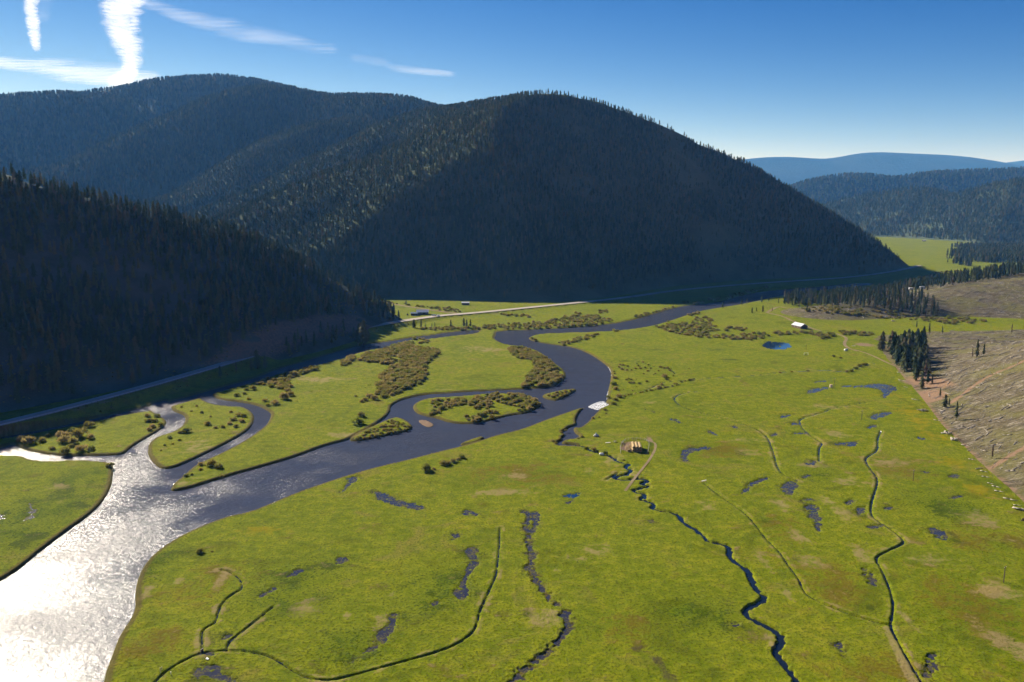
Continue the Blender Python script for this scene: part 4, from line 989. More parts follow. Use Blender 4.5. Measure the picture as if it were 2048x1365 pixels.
# single trees on the logged slope: foot in the picture, height in picture pixels
for px, py, hp, kd, lb in [(1953, 716, 40, 0, 'tallest of three pines standing alone high on the logged slope'), (1967, 712, 28, 1, 'thin shorter pine just right of the tallest of the three lone pines'),
        (1944, 717, 24, 9, 'smallest of the three lone pines on the logged slope, thin and brownish'), (1912, 841, 42, 1, 'lone pine with a bare lower trunk above the white log pile'),
        (1890, 816, 30, 2, 'bushy young pine on the logged slope by the bare orange soil'), (1898, 812, 18, 0, 'small bushy pine tucked right of the young pine by the orange soil'),
        (1984, 918, 32, 9, 'dead reddish pine low on the logged slope near the brown track'), (1859, 670, 26, 3, 'thin leaning pine just beyond the close pine stand'),
        (1885, 668, 18, 1, 'small pine right of the thin leaning pine on the slope'), (2023, 668, 22, 9, 'faded brown pine on the upper logged slope at the grass strip'),
        (1833, 657, 16, 3, 'thin young pine in the grass strip behind the close stand'), (1880, 795, 22, 3, 'bare-trunked thin pine standing left of the bushy young pine'),
        (1864, 768, 20, 0, 'small green pine at the near end of the close stand')]:
    X = hit(px, py); tree(X[0], X[1], X[2], hp * X[1] / F, lb, None, kd, wide=.75 if kd != 2 else 1.15, lean=.06 if 'leaning' in lb else 0)
# trees on the river bank below the road
for z_, px, py, hp, lb in [('h1', 500, 490, 105, 'dark bushy pine on the riverbank left of the thin twin trees'), ('h1', 582, 492, 115, 'tall thin tree on the riverbank beside the lit road'),
        ('h1', 628, 480, 45, 'small thin tree on the riverbank below the house'), ('h1', 738, 485, 65, 'thin conifer on the riverbank right of the small thin tree'), ('h1', 704, 482, 45, 'short bare sapling on the riverbank below the house'),
        ('h1', 920, 492, 105, 'slender pine on the riverbank left of the dark clump'), ('h1', 1068, 484, 120, 'tallest pine of the dark clump on the riverbank'), ('h1', 1100, 484, 95, 'middle pine of the dark clump on the riverbank'),
        ('h1', 1142, 484, 100, 'rightmost pine of the dark clump on the riverbank'), ('h1', 410, 232, 62, 'dark round conifer beside the gravel side road'),
        ('f', 727, 688, 50, 'big dark conifer between road and back channel in the hill shadow'), ('f', 716, 690, 34, 'smaller conifer left of the big dark conifer by the back channel'),
        ('f', 515, 738, 42, 'sunlit topped tree on the embankment below the shaded road'), ('f', 531, 738, 30, 'shorter tree right of the sunlit topped one below the shaded road'), ('f', 503, 741, 26, 'low tree left of the sunlit topped one below the shaded road'),
        ('f', 441, 757, 28, 'lone dark tree on the road embankment in deep shadow'), ('f', 473, 745, 24, 'reddish bare tree on the road embankment'), ('f', 664, 690, 26, 'small dark tree at the shaded roadside by the red bank')]:
    q = zp(z_, [(px, py)])[0]; s_ = ZOOM[z_][2]; X = hit(*q)
    tree(X[0], X[1], X[2], max(4, hp * s_ * X[1] / F), lb, None, 9 if 'reddish' in lb else R.randrange(4), wide=1.6 if 'big' in lb or 'bushy' in lb or 'round' in lb else .8 if 'thin' in lb else 1.25)
# small pines scattered by the river bend beyond the barn
for px, py, hp, lb in [(745, 132, 62, 'round dark pine at the far river edge where the shade begins'), (940, 102, 64, 'left one of two slim pines on the far river edge'), (992, 97, 66, 'right one of two slim pines on the far river edge'),
        (1145, 78, 78, 'tall round pine on the far river edge beyond the barn'), (1215, 68, 64, 'slim pine right of the tall round pine by the river'), (1045, 188, 64, 'dark round pine standing in the far meadow'),
        (1090, 172, 48, 'thin small pine between two pines in the far meadow'), (1155, 178, 76, 'slim dark pine in the far meadow, right of the thin small one'), (1250, 172, 52, 'brown dying pine beside the pale dirt track'),
        (1605, 178, 108, 'very dark narrow spruce in front of the pine belt')]:
    q = zp('s6', [(px, py)])[0]; X = hit(*q)
    tree(X[0], X[1], X[2], hp * .1953 * X[1] / F, lb, None, 9 if 'brown' in lb else R.randrange(4), wide=.8 if 'dark narrow' in lb else 1.15)
# belt of pines across the middle right
BELT = [[(640, 405), (800, 385), (870, 400), (900, 430), (860, 460), (760, 455), (640, 440)], [(850, 385), (1000, 370), (1180, 375), (1340, 420), (1440, 490), (1500, 520), (1360, 505), (1120, 492), (900, 482), (840, 450)],
        [(1130, 390), (1330, 368), (1500, 340), (1500, 362), (1330, 405), (1180, 420)], [(1380, 440), (1480, 470), (1560, 505), (1540, 520), (1460, 505)]]
cand = []
for pts in BELT:
    cand.append(forest_poly('z7', pts, 6.2, 0, 0, 0, .95))
cand = np.vstack(cand); RNG.shuffle(cand); n_belt = 105
for (x, y) in cand[:n_belt]:
    kd = R.choice([0, 1, 3, 3, 4, 5, 6, 9])
    tree(x, y, ground_z([(x, y)])[0], R.uniform(10, 17), 'reddish dying pine of the belt behind the barn meadow' if kd == 9 else 'green pine of the belt behind the barn meadow',
         'pines in the belt behind the barn meadow', kd, wide=R.uniform(.65, .95))
P = cand[n_belt:]; h = RNG.uniform(9, 16, len(P))
FP = np.vstack([FP, np.c_[P, ground_z(P) - .3]]); FS = np.vstack([FS, np.c_[h / 12 * .7, h / 12]]); FV = np.r_[FV, RNG.choice([0, 1, 3], len(P))]
# the nearest pines of the shaded left hill stand as trees of their own
px, py = proj(FP); dist = np.linalg.norm(FP - [0, 0, CAMH], axis=1)
vis = (px > -10) & (px < 2058) & (FP[:, 0] < -100) & (FP[:, 1] < 900)
size = np.where(vis, FS[:, 1] / dist, 0); order = np.argsort(-size)[:max(0, 296 - N_TREE[0])]
for k in order:
    tree(*FP[k], FS[k, 1] * 12, 'dark pine on the shaded left hill', 'near pines on the shaded left hill', int(FV[k]) if FV[k] < 4 else 0, wide=FS[k, 0] / FS[k, 1])
FP, FS, FV = [np.delete(a, order, 0) for a in (FP, FS, FV)]

# ------------------------------------------------------------------ massed plants: one point mesh each, shapes set on the points
def mass(name, P, sxy, sz, var, sources, label):
    me = bpy.data.meshes.new(name); me.vertices.add(len(P)); me.vertices.foreach_set('co', np.asarray(P, np.float32).ravel())
    me.materials.append(sources[0].data.materials[0])
    a = me.attributes.new('size', 'FLOAT_VECTOR', 'POINT'); a.data.foreach_set('vector', np.c_[sxy, sxy, sz].astype(np.float32).ravel())
    a = me.attributes.new('turn', 'FLOAT', 'POINT'); a.data.foreach_set('value', RNG.uniform(0, 6.283, len(P)).astype(np.float32))
    a = me.attributes.new('shape', 'INT', 'POINT'); a.data.foreach_set('value', np.asarray(var, np.int32))
    ng = bpy.data.node_groups.new(name, 'GeometryNodeTree')
    ng.interface.new_socket('Geometry', in_out='INPUT', socket_type='NodeSocketGeometry'); ng.interface.new_socket('Geometry', in_out='OUTPUT', socket_type='NodeSocketGeometry')
    N = ng.nodes.new; L = ng.links.new
    gi, go = N('NodeGroupInput'), N('NodeGroupOutput'); jn = N('GeometryNodeJoinGeometry')
    def named(nm, ty):
        x = N('GeometryNodeInputNamedAttribute'); x.data_type = ty; x.inputs['Name'].default_value = nm
        return x.outputs[0]
    sz_, tn, sh = named('size', 'FLOAT_VECTOR'), named('turn', 'FLOAT'), named('shape', 'INT')
    cx_ = N('ShaderNodeCombineXYZ'); L(tn, cx_.inputs['Z'])
    er = N('FunctionNodeEulerToRotation'); L(cx_.outputs[0], er.inputs[0])
    for i, src in enumerate(sources):
        if not (np.asarray(var) == i).any(): continue
        oi = N('GeometryNodeObjectInfo'); oi.inputs['Object'].default_value = src; oi.inputs['As Instance'].default_value = True
        cm = N('FunctionNodeCompare'); cm.data_type = 'INT'; cm.operation = 'EQUAL'
        ins = [s for s in cm.inputs if s.type == 'INT']; L(sh, ins[0]); ins[1].default_value = i
        ip = N('GeometryNodeInstanceOnPoints'); L(gi.outputs[0], ip.inputs['Points']); L(cm.outputs[0], ip.inputs['Selection'])
        L(oi.outputs['Geometry'], ip.inputs['Instance']); L(er.outputs[0], ip.inputs['Rotation']); L(sz_, ip.inputs['Scale'])
        L(ip.outputs[0], jn.inputs[0])
    L(jn.outputs[0], go.inputs[0])
    o = tag(link(name, me), label, kind='stuff')
    md = o.modifiers.new('plants', 'NODES'); md.node_group = ng
    return o
def crown_of(mesh): return next(o for o in bpy.data.objects if o.data is mesh)
print('forest trees', len(FP), 'single', N_TREE[0])
mass('conifer_forest', FP, FS[:, 0], FS[:, 1], FV, [crown_of(t[0]) for t in TREES], 'dark conifer forest covering the hillsides')

# ------------------------------------------------------------------ willows: (zoom, x, y, radius in zoom pixels, label)
SH = []      # x, y, radius, label, group
def shrub_px(z_, px, py, r, lb=None, gr=None):
    q = zp(z_, [(px, py)])[0]; X = hit(*q) if z_ in ('z7',) else np.r_[G(*q)[:2], 0]
    SH.append((X[0], X[1], max(.5, r * ZOOM[z_][2] * X[1] / F), lb, gr))
def thicket(z_, pts, step, rmin, rmax, keep, lb, gr):
    P = forest_poly(z_, pts, step, 0, 0, 0, keep)
    for x, y in P: SH.append((x, y, R.uniform(rmin, rmax), lb, gr))
T1 = ('tan willow of the big oxbow thicket', 'willows of the big thicket')
for pts in ([(920, 480), (1060, 400), (1180, 390), (1390, 500), (1350, 550), (1150, 520), (940, 495)],
            [(1180, 380), (1350, 320), (1500, 280), (1620, 275), (1600, 330), (1780, 350), (1870, 360), (1930, 390), (1880, 440), (1800, 500), (1500, 500), (1480, 470), (1300, 430), (1190, 420)],
            [(1500, 500), (1800, 500), (1760, 560), (1770, 640), (1690, 730), (1600, 800), (1480, 850), (1160, 850), (1160, 800), (1230, 740), (1180, 700), (1310, 600), (1400, 540)],
            [(725, 520), (760, 480), (880, 440), (915, 460), (890, 505), (800, 550), (740, 555)]):
    thicket('t8', pts, 3.1, 1.6, 2.7, .93, *T1)
thicket('z5', [(300, 610), (560, 610), (600, 545), (540, 605), (430, 665), (330, 695), (300, 670)], 3.1, 1.6, 2.5, .9, *T1)
T2 = ('willow along the back channel beside the shaded road bank', 'willows along the back channel')
for pts in ([(1660, 272), (1790, 250), (1790, 282), (1670, 292)], [(1570, 215), (1750, 200), (1750, 240), (1600, 245)], [(1280, 272), (1400, 260), (1380, 292), (1280, 292)],
            [(0, 690), (60, 650), (150, 640), (240, 620), (350, 570), (430, 585), (420, 615), (250, 665), (100, 745), (140, 800), (100, 850), (0, 820)]):
    thicket('t8', pts, 3.4, 1.2, 2.2, .85, *T2)
thicket('z3', [(1500, 612), (1600, 562), (1700, 625), (1690, 655), (1600, 640)], 3.4, 1.3, 2.1, .8, *T2)
T3 = ('tan willow of the thicket inside the bend', 'willows inside the river bend')
thicket('z5', [(1070, 397), (1150, 392), (1230, 425), (1280, 452), (1320, 492), (1380, 552), (1390, 590), (1330, 612), (1250, 627), (1150, 627), (1140, 600), (1170, 560), (1230, 520), (1210, 475), (1130, 462), (1090, 440)], 3.3, 1.5, 2.6, .88, *T3)
T4 = ('willow on the long river island', 'willows on the long island')
for pts in ([(610, 715), (680, 702), (860, 692), (940, 672), (1000, 667), (1150, 672), (1230, 702), (1250, 732), (1180, 785), (1120, 787), (1100, 740), (1000, 720), (940, 760), (1000, 775), (1000, 800), (960, 790), (900, 765), (840, 742), (760, 735), (700, 772), (640, 792), (600, 800), (640, 740)],
            [(810, 805), (860, 792), (960, 787), (1000, 812), (900, 837), (830, 842)]):
    thicket('z5', pts, 3.2, 1.2, 2.3, .66, *T4)
thicket('z5', [(170, 938), (270, 872), (400, 815), (470, 840), (508, 870), (400, 902), (250, 932)], 2.2, .6, 1.3, .75, 'low green shrub on the pointed island', 'shrubs on the pointed island')
thicket('z5', [(1290, 675), (1400, 650), (1455, 648), (1380, 688), (1320, 690)], 2.4, .7, 1.4, .8, 'low tan shrub on the small islet in the bend', 'shrubs on the small islet')
T6 = ('willow on the upper grass tongue', 'willows on the upper grass tongue')
for pts in ([(1190, 345), (1240, 345), (1260, 360), (1200, 358)], [(1340, 375), (1400, 360), (1520, 330), (1600, 312), (1600, 325), (1520, 352), (1385, 388)], [(1680, 290), (1720, 285), (1740, 300), (1690, 305)]):
    thicket('z5', pts, 4.0, 1.2, 2.2, .8, *T6)
T7 = ('willow between the road and the upper river', 'willows between road and river')
for pts in ([(860, 278), (1000, 262), (1300, 245), (1400, 215), (1560, 205), (1680, 238), (1600, 265), (1300, 287), (900, 292)], [(1030, 203), (1200, 210), (1210, 222), (1040, 215)], [(1450, 190), (1490, 185), (1500, 200), (1460, 205)],
            [(1590, 185), (1640, 180), (1655, 195), (1600, 198)], [(1800, 215), (2050, 155), (2050, 165), (1810, 228)], [(560, 280), (860, 280), (860, 296), (560, 296)]):
    thicket('z5', pts, 5.0, 1.5, 2.6, .8, *T7)
thicket('h1', [(180, 195), (330, 205), (640, 250), (880, 255), (1100, 320), (900, 310), (640, 270), (400, 230), (180, 215)], 6.0, 1.2, 2.4, .75, 'willow along the gravel side road', 'willows along the side road')
T8 = ('tan willow in the band left of the blue pond', 'willows in the band by the blue pond')
for pts in ([(50, 330), (110, 290), (200, 270), (240, 300), (300, 300), (420, 272), (480, 235), (580, 220), (640, 262), (620, 300), (720, 330), (700, 380), (600, 372), (560, 402), (720, 412), (850, 422), (1000, 395), (1150, 385), (1230, 402), (1220, 430), (1150, 462), (1000, 470), (780, 457), (540, 442), (400, 422), (200, 387)],
            [(720, 335), (900, 335), (1010, 352), (980, 370), (780, 372)]):
    thicket('s6', pts, 4.4, 1.4, 2.5, .62, *T8)
T9 = ('dark tan willow in the line below the barn', 'willows in the line below the barn')
for pts in ([(1240, 385), (1330, 372), (1500, 380), (1700, 382), (1900, 395), (1880, 430), (1780, 458), (1720, 440), (1600, 402), (1300, 418)], [(1910, 372), (1985, 380), (1990, 402), (1920, 398)], [(380, 210), (520, 172), (520, 195), (400, 225)]):
    thicket('s6', pts, 4.6, 1.4, 2.6, .75, *T9)
thicket('z7', [(950, 592), (1160, 602), (1150, 632), (1000, 618)], 5, 1.5, 2.6, .7, *T9)
T10 = ('olive willow in the strip before the pine belt', 'willows before the pine belt')
for pts in ([(750, 482), (900, 475), (1100, 500), (1300, 495), (1450, 512), (1500, 522), (1600, 512), (1800, 522), (1840, 540), (1650, 558), (1540, 545), (1440, 530), (1200, 518), (950, 515), (780, 498)],):
    thicket('z7', pts, 5.5, 1.5, 3.0, .72, *T10)
thicket('fr', [(820, 770), (1000, 710), (1300, 700), (1250, 740), (1000, 770), (850, 800)], 8, 1.5, 3, .7, 'willow on the far river flat', 'willows on the far river flat')
thicket('z7', [(0, 432), (100, 425), (280, 395), (500, 345), (560, 330), (560, 345), (300, 410), (100, 440)], 7, 1.5, 3, .55, 'dark willow on the shaded far riverbank', 'willows on the shaded far bank')
# right bank of the bend and the willow patch there
G10 = 'willows on the right bank of the bend'
for x, y, r, lb in [(240, 470, 45, 'green-grey round willow topmost on the right bank of the bend'), (212, 570, 55, 'wide tan willow on the right bank just below the topmost one'), (258, 650, 55, 'bright green willow on the right bank of the bend'),
        (90, 735, 35, 'pale tan willow at the water edge near the foam'), (130, 785, 42, 'small green willow beside the white foam'), (315, 775, 55, 'big tan willow first in the ditch row right of the foam'),  # the foam in these labels is the painted sun glint
        (265, 830, 50, 'tan willow between the big tan one and the dark one by the foam'), (235, 895, 50, 'dark willow nearest the foam in the ditch row'), (85, 990, 38, 'tan willow just below the foam at the creek mouth'), (100, 1045, 20, 'tiny dark shrub below the creek mouth willow')]:  # here too the foam is the painted sun glint
    shrub_px('s7', x, y, r, lb, G10)
for x, y, r in [(400, 765, 28), (470, 745, 24), (510, 735, 24), (575, 725, 16), (660, 705, 26), (700, 695, 24), (760, 682, 30), (820, 668, 26), (860, 668, 24), (900, 650, 16), (950, 645, 30), (985, 630, 50), (1010, 575, 36), (1065, 620, 30), (1110, 615, 24), (1180, 598, 28), (1222, 560, 24), (1250, 590, 18), (1285, 580, 22), (1395, 515, 24), (1460, 505, 30), (1535, 482, 24)]:
    shrub_px('s7', x, y, r, 'willow in the row along the far ditch', 'willows along the far ditch')
for x, y, r in [(330, 250, 26), (385, 258, 30), (450, 275, 28), (315, 290, 28), (360, 325, 34), (440, 338, 26), (510, 340, 26), (575, 312, 26), (600, 228, 16), (630, 265, 26), (665, 315, 30), (700, 208, 24), (740, 300, 26), (775, 355, 28), (790, 250, 24), (830, 308, 22), (960, 350, 22), (905, 393, 20), (880, 410, 14), (715, 400, 20), (985, 290, 32), (1050, 310, 30), (1110, 305, 32), (1140, 345, 28), (430, 495, 24), (468, 480, 24), (512, 495, 26), (490, 545, 34), (540, 548, 30), (645, 560, 34), (758, 525, 30), (600, 610, 14), (385, 650, 14), (530, 675, 18), (1060, 450, 58), (1090, 490, 34), (1200, 430, 20), (1460, 312, 16), (230, 360, 20), (240, 395, 24), (215, 285, 10)]:
    shrub_px('s7', x, y, r, 'tan shrub in the patch right of the bend', 'shrubs in the patch right of the bend')
for x, y, r, lb in [(590, 1115, 36, 'largest bush of the short row on the near riverbank'), (636, 1108, 13, 'tiny bush right of the largest one in the near row'), (702, 1082, 30, 'second large bush of the short near row'), (724, 1078, 24, 'dense bush joined to the second large one in the near row'),
        (755, 1065, 24, 'middle-sized bush near the end of the short near row'), (776, 1052, 15, 'thin bush in the gap of the short near row'), (802, 1040, 22, 'last bush at the far end of the short near row'), (178, 682, 10, 'single small bush alone in the oxbow meadow'),
        (215, 715, 16, 'leftmost of the four bushes below the big thicket'), (240, 705, 20, 'round bush left of centre below the big thicket'), (258, 685, 24, 'highest of the four bushes below the big thicket'), (288, 700, 26, 'rightmost of the four bushes below the big thicket'),
        (198, 840, 40, 'large tan bush on the bank left of the pointed island'), (218, 800, 26, 'tan bush behind the large one left of the pointed island')]:
    shrub_px('z5', x, y, r, lb, 'bushes in open grass near the river')
for x, y, r, lb in [(130, 945, 36, 'reddish willow at the left end of the left bank clump'), (180, 955, 40, 'large willow beside the reddish one on the left bank'), (245, 945, 28, 'single round willow in the middle of the left bank'), (365, 925, 40, 'tan willow at the top of the left bank clump'),
        (470, 915, 48, 'biggest round willow of the left bank clump'), (430, 890, 30, 'willow just behind the biggest one on the left bank'), (530, 928, 26, 'dark green willow right of the biggest one on the left bank'), (372, 950, 40, 'wide willow low in the left bank clump'), (425, 955, 32, 'willow joined to the wide one in the left bank clump'),
        (390, 1015, 36, 'dark willow on the edge of the white channel'), (482, 1000, 36, 'tan willow on the edge of the white channel'), (538, 995, 24, 'small willow right of the tan one by the white channel'), (415, 978, 20, 'small willow between the clump and the white channel'),
        (300, 992, 20, 'low red shrub by the white channel'), (522, 860, 32, 'yellowish willow near the shaded bank'), (280, 915, 18, 'small grey willow at the shade line of the left bank'),
        (637, 1095, 28, 'round bush at the corner where the channels meet'), (1180, 1082, 20, 'left bush of the clump on the grassy spit'), (1235, 1082, 34, 'biggest bush of the clump on the grassy spit'), (1272, 1100, 26, 'dark right bush of the clump on the grassy spit'), (1170, 1112, 14, 'small bush below the clump on the grassy spit'),
        (1092, 1148, 16, 'green bush near the tip of the grassy spit'), (1120, 1140, 12, 'tiny bush beside the one near the spit tip'), (1300, 1150, 16, 'low dark bush on the river edge of the spit'), (1540, 1085, 12, 'small dark bush on the river edge of the oxbow meadow'),
        (1215, 848, 24, 'round bush in the middle of the left island'), (1090, 890, 30, 'bush on the white channel side of the left island'), (1055, 895, 18, 'little bush beside the channel on the left island'), (990, 925, 18, 'brown bush low on the left island'), (1180, 778, 14, 'small dark bush at the top of the left island')]:
    shrub_px('z3', x, y, r, lb, 'bushes of the left banks and island')
for x, y, r in [(862, 800, 20), (880, 830, 22), (890, 862, 24), (920, 802, 20), (905, 830, 18), (940, 850, 20), (870, 880, 20), (860, 830, 18)]:
    shrub_px('z3', x, y, r, 'willow on the left bank of the middle channel', 'willows by the middle channel')
for x, y, r in [(1360, 820, 22), (1390, 795, 22), (1410, 830, 20), (1340, 845, 18), (1260, 868, 14), (1300, 862, 16), (1230, 800, 8), (1380, 860, 18), (1430, 800, 20), (1350, 775, 12), (1150, 740, 10), (1060, 745, 10), (1120, 770, 8), (960, 970, 10), (1010, 960, 8), (940, 1000, 8), (1050, 940, 12)]:
    shrub_px('z3', x, y, r, 'low dark shrub scattered on the left island', 'shrubs on the left island')
for x, y, r in [(1385, 680, 20), (1425, 668, 14), (1452, 700, 14), (1482, 640, 22), (1440, 645, 16), (1552, 710, 18), (1562, 738, 16), (1602, 728, 28), (1662, 695, 34), (1692, 678, 24), (1645, 590, 26), (1720, 558, 28), (1760, 548, 22), (1840, 528, 22), (1800, 538, 18)]:
    shrub_px('z3', x, y, r, 'willow in the oxbow corner by the back channel', 'willows in the oxbow corner')
for x, y, r, lb in [(40, 615, 28, 'left bush at the creek elbow'), (68, 640, 24, 'dark bush at the creek elbow corner'), (130, 510, 20, 'bush on the left creek bank'), (192, 485, 20, 'dark bush on the neck of the creek pool'), (378, 562, 26, 'dark bush on the point of the creek'), (342, 580, 16, 'small bush by the point of the creek'),
        (330, 668, 14, 'tiny bush where the creek narrows'), (430, 705, 36, 'wide tan bush on the narrow creek'), (512, 712, 36, 'dark bush beside the wide tan one on the narrow creek'), (640, 765, 42, 'big tan bush on the creek near the white drum'), (872, 840, 18, 'brown bush on the creek before the hay yard'),
        (510, 340, 22, 'round dark bush right of the creek pool'), (585, 328, 16, 'small bush near the round dark one right of the creek pool'), (450, 405, 10, 'tiny bush on the right edge of the creek pool')]:
    shrub_px('s1', x, y, r, lb, 'bushes along the creek')
for x, y, r in [(1010, 832, 12), (1035, 828, 14), (1062, 815, 16), (1085, 800, 18), (1105, 792, 16), (1125, 790, 14), (935, 742, 12), (975, 752, 10), (780, 828, 10), (620, 838, 10), (690, 832, 8), (100, 880, 12), (15, 905, 12), (40, 890, 10)]:
    shrub_px('z7', x, y, r, 'dark shrub on the thin ditch in the far meadow', 'shrubs on the thin far ditch')
shrub_px('f', 400, 1105, 9, 'lone dark bush in the near meadow by the riverbank', None)
shrub_px('f', 425, 1104, 3, 'tiny dark bush right of the lone bush by the river', None)
# shrubs keep out of the water
SHP = np.array([(s[0], s[1]) for s in SH])
wet = np.full(len(SHP), -1e3)
for w in (river_w, back_w): wet = np.maximum(wet, sdf_near(SHP, w, 4))
for w in isl_w[:4]:
    s = sdf_near(SHP, w, 4); wet = np.where(s > -900, np.minimum(wet, -s), wet)
SH = [s for s, w in zip(SH, wet) if w < .2]
SH.sort(key=lambda s: -(s[2] / math.hypot(s[0], s[1])))
rest = []
for i, (x, y, r, lb, gr) in enumerate(SH):
    if i < 296:
        z = ground_z([(x, y)])[0]
        o = link('willow_shrub', SHRUBS[i % 4], None, (x, y, z - .1), (0, 0, R.uniform(0, 6.28)))
        o.scale = (r, r, r * R.uniform(.85, 1.15)); tag(o, lb, 'shrub', gr)
    else: rest.append((x, y, r))
rest = np.array(rest); print('shrubs', len(SH))
# scattered low sage on the shaded hill foot and road bank, and dark tufts
P = scatter((-420, -90, 380, 860), 4.2); z = ground_z(P); dr = segdist(P, road_w, False)
wd = np.maximum(sdf_near(P, back_w, 6), sdf_near(P, river_w, 6))
k = (wd < -2) & (dr > 6.5) & (z < 45) & (dr < 75) & (fbm(P[:, 0] / 18, P[:, 1] / 18, 361) > -.05) & ((z > .6))
P, z = P[k], z[k]; sr = RNG.uniform(.35, 1.0, len(P))
allp = np.vstack([np.c_[rest[:, :2], ground_z(rest[:, :2]) - .1], np.c_[P, z - .1]]); allr = np.r_[rest[:, 2], sr]
srcs = [next(o for o in bpy.data.objects if o.data is m) for m in SHRUBS]
mass('willow_thicket', allp, allr, allr * .95, RNG.integers(0, 4, len(allp)), srcs, 'tan willow scrub of the far valley floor and road banks')

# grass tufts give the near meadow its relief
def tuft_mesh(seed):
    rn = random.Random(seed); v = []; f = []
    for k in range(12):
        a = rn.uniform(0, 6.283); q = rn.uniform(.1, .5); w = rn.uniform(.06, .13); hh = rn.uniform(.25, .6)
        c = Vector((math.cos(a) * q, math.sin(a) * q, 0)); u = Vector((-math.sin(a), math.cos(a), 0)) * w; n0 = len(v)
        v += [c - u, c + u, c * 1.7 + Vector((0, 0, hh))]; f.append((n0, n0 + 1, n0 + 2))
    me = bpy.data.meshes.new('grass_tuft'); me.from_pydata(v, [], f); me.materials.append(M_TUFT); me.update(); return me
M_TUFT = mat_leaf('grass_blades', [(0, (.06, .095, .002)), (.4, (.12, .15, .003)), (.75, (.20, .20, .008)), (1, (.26, .21, .04))], .5)
tp_ = []
ys_ = np.geomspace(175, 620, 260)
for y0, y1 in zip(ys_[:-1], ys_[1:]):
    n_ = int(170); x = RNG.uniform(-.70, .70, n_) * y0; tp_.append(np.c_[x, RNG.uniform(y0, y1, n_)])
tp_ = np.vstack(tp_)
k = fbm(tp_[:, 0] / 14, tp_[:, 1] / 14, 501, 3) + .35 * fbm(tp_[:, 0] / 4, tp_[:, 1] / 4, 505, 2) > -.02
tp_ = tp_[k]; wd = np.full(len(tp_), -1e3)
for w in (river_w, back_w, cpool_w): wd = np.maximum(wd, sdf_near(tp_, w, 3))
for w in pond_w: wd = np.maximum(wd, sdf_near(tp_, w, 3) - .6)
cr_ = segdist(tp_, creek_w, False)
tp_ = tp_[(wd < -.8) & (cr_ > 2.2) & (h_H1(tp_) < .1) & (h_D(tp_) < 0)]
sz = RNG.uniform(.25, .75, len(tp_)) * np.clip(tp_[:, 1] / 300, .8, 1.6)
tufts = []
for i_, (px, py, lb) in enumerate([(640, 1210, 'yellowish grass tuft standing in the near left meadow'), (1250, 1150, 'green grass tuft standing in the near middle meadow'), (1700, 1190, 'pale grass tuft standing in the near right meadow')]):
    X = G(px, py); o = link('grass_tuft', tuft_mesh(600 + i_), None, X); o.scale = (.7, .7, .7); tag(o, lb, 'grass tuft'); tufts.append(o)
mass('grass', np.c_[tp_, np.full(len(tp_), -.05)], sz, sz * .8, RNG.integers(0, 3, len(tp_)), tufts, 'grass tufts all over the near meadow')
print('tufts', len(tp_))

# ------------------------------------------------------------------ logs on the logged ground
def slope_axes(x, y):
    e = 1.0; z0, zx, zy = ground_z([(x, y), (x + e, y), (x, y + e)])
    return z0, (zx - z0) / e, (zy - z0) / e
LP = scatter((150, 760, 250, 1060), 3.4); LZ = ground_z(LP)
h1 = h_H1(LP); h2 = h_H2(LP)
k = ((h1 > .5) | (h2 > .8)) & in_view(LP, LZ, 60) & ~inpoly(LP, sp)
k &= RNG.uniform(0, 1, len(LP)) < np.where(h2 > h1, .42, .62) * (.35 + .65 * sstep(-.25, .15, fbm(LP[:, 0] / 16, LP[:, 1] / 16, 371)))
LP = LP[k]
g0 = ground_z(LP); gx = ground_z(LP + [1, 0]) - g0; gy = ground_z(LP + [0, 1]) - g0
ll = RNG.choice([2.0, 3.0, 4.5, 6.5, 9.0], len(LP), p=[.34, .3, .2, .11, .05])
aa = np.where(RNG.uniform(0, 1, len(LP)) < .6, RNG.normal(.5, .35, len(LP)), RNG.uniform(0, 3.14, len(LP)))
tx, ty = np.cos(aa), np.sin(aa); tz = gx * tx + gy * ty
score = ll / np.hypot(LP[:, 0], LP[:, 1])
order = np.argsort(-score); N_LOG = 230
for i in order[:N_LOG]:
    big = ll[i] > 4
    m = LOGS[int(RNG.integers(0, 5))]
    o = link('fallen_log', m, None, (LP[i, 0], LP[i, 1], g0[i] + .05), (0, -math.atan(tz[i]), aa[i]))
    L0 = float(max(v.co.x for v in m.vertices) - min(v.co.x for v in m.vertices))
    o.scale = (ll[i] / L0, .9, .9)
    tag(o, 'weathered grey log lying on the logged slope', 'log', 'fallen logs on the logged slope')
V, Fq = [], []; n0 = 0
for i in order[N_LOG:]:
    L = ll[i] * .5; r = .07 + .018 * ll[i]; a = np.array([tx[i], ty[i], tz[i]]); a /= np.linalg.norm(a); s = np.array([-a[1], a[0], 0]); s /= np.linalg.norm(s)
    c = np.array([LP[i, 0], LP[i, 1], g0[i] + r * .8]); up = np.cross(a, s)
    for q, rr in ((c - a * L, r), (c + a * L, r * .5)):
        for k_ in range(5):
            t = 6.283 * k_ / 5; V.append(q + s * math.cos(t) * rr + up * math.sin(t) * rr)
    for k_ in range(5): Fq.append((n0 + k_, n0 + (k_ + 1) % 5, n0 + 5 + (k_ + 1) % 5, n0 + 5 + k_))
    n0 += 10
tag(link('logging_debris', mesh_np('logging_debris', V, Fq, mat=M_LOG)), 'small grey logs and branches strewn over the logged ground', kind='stuff')
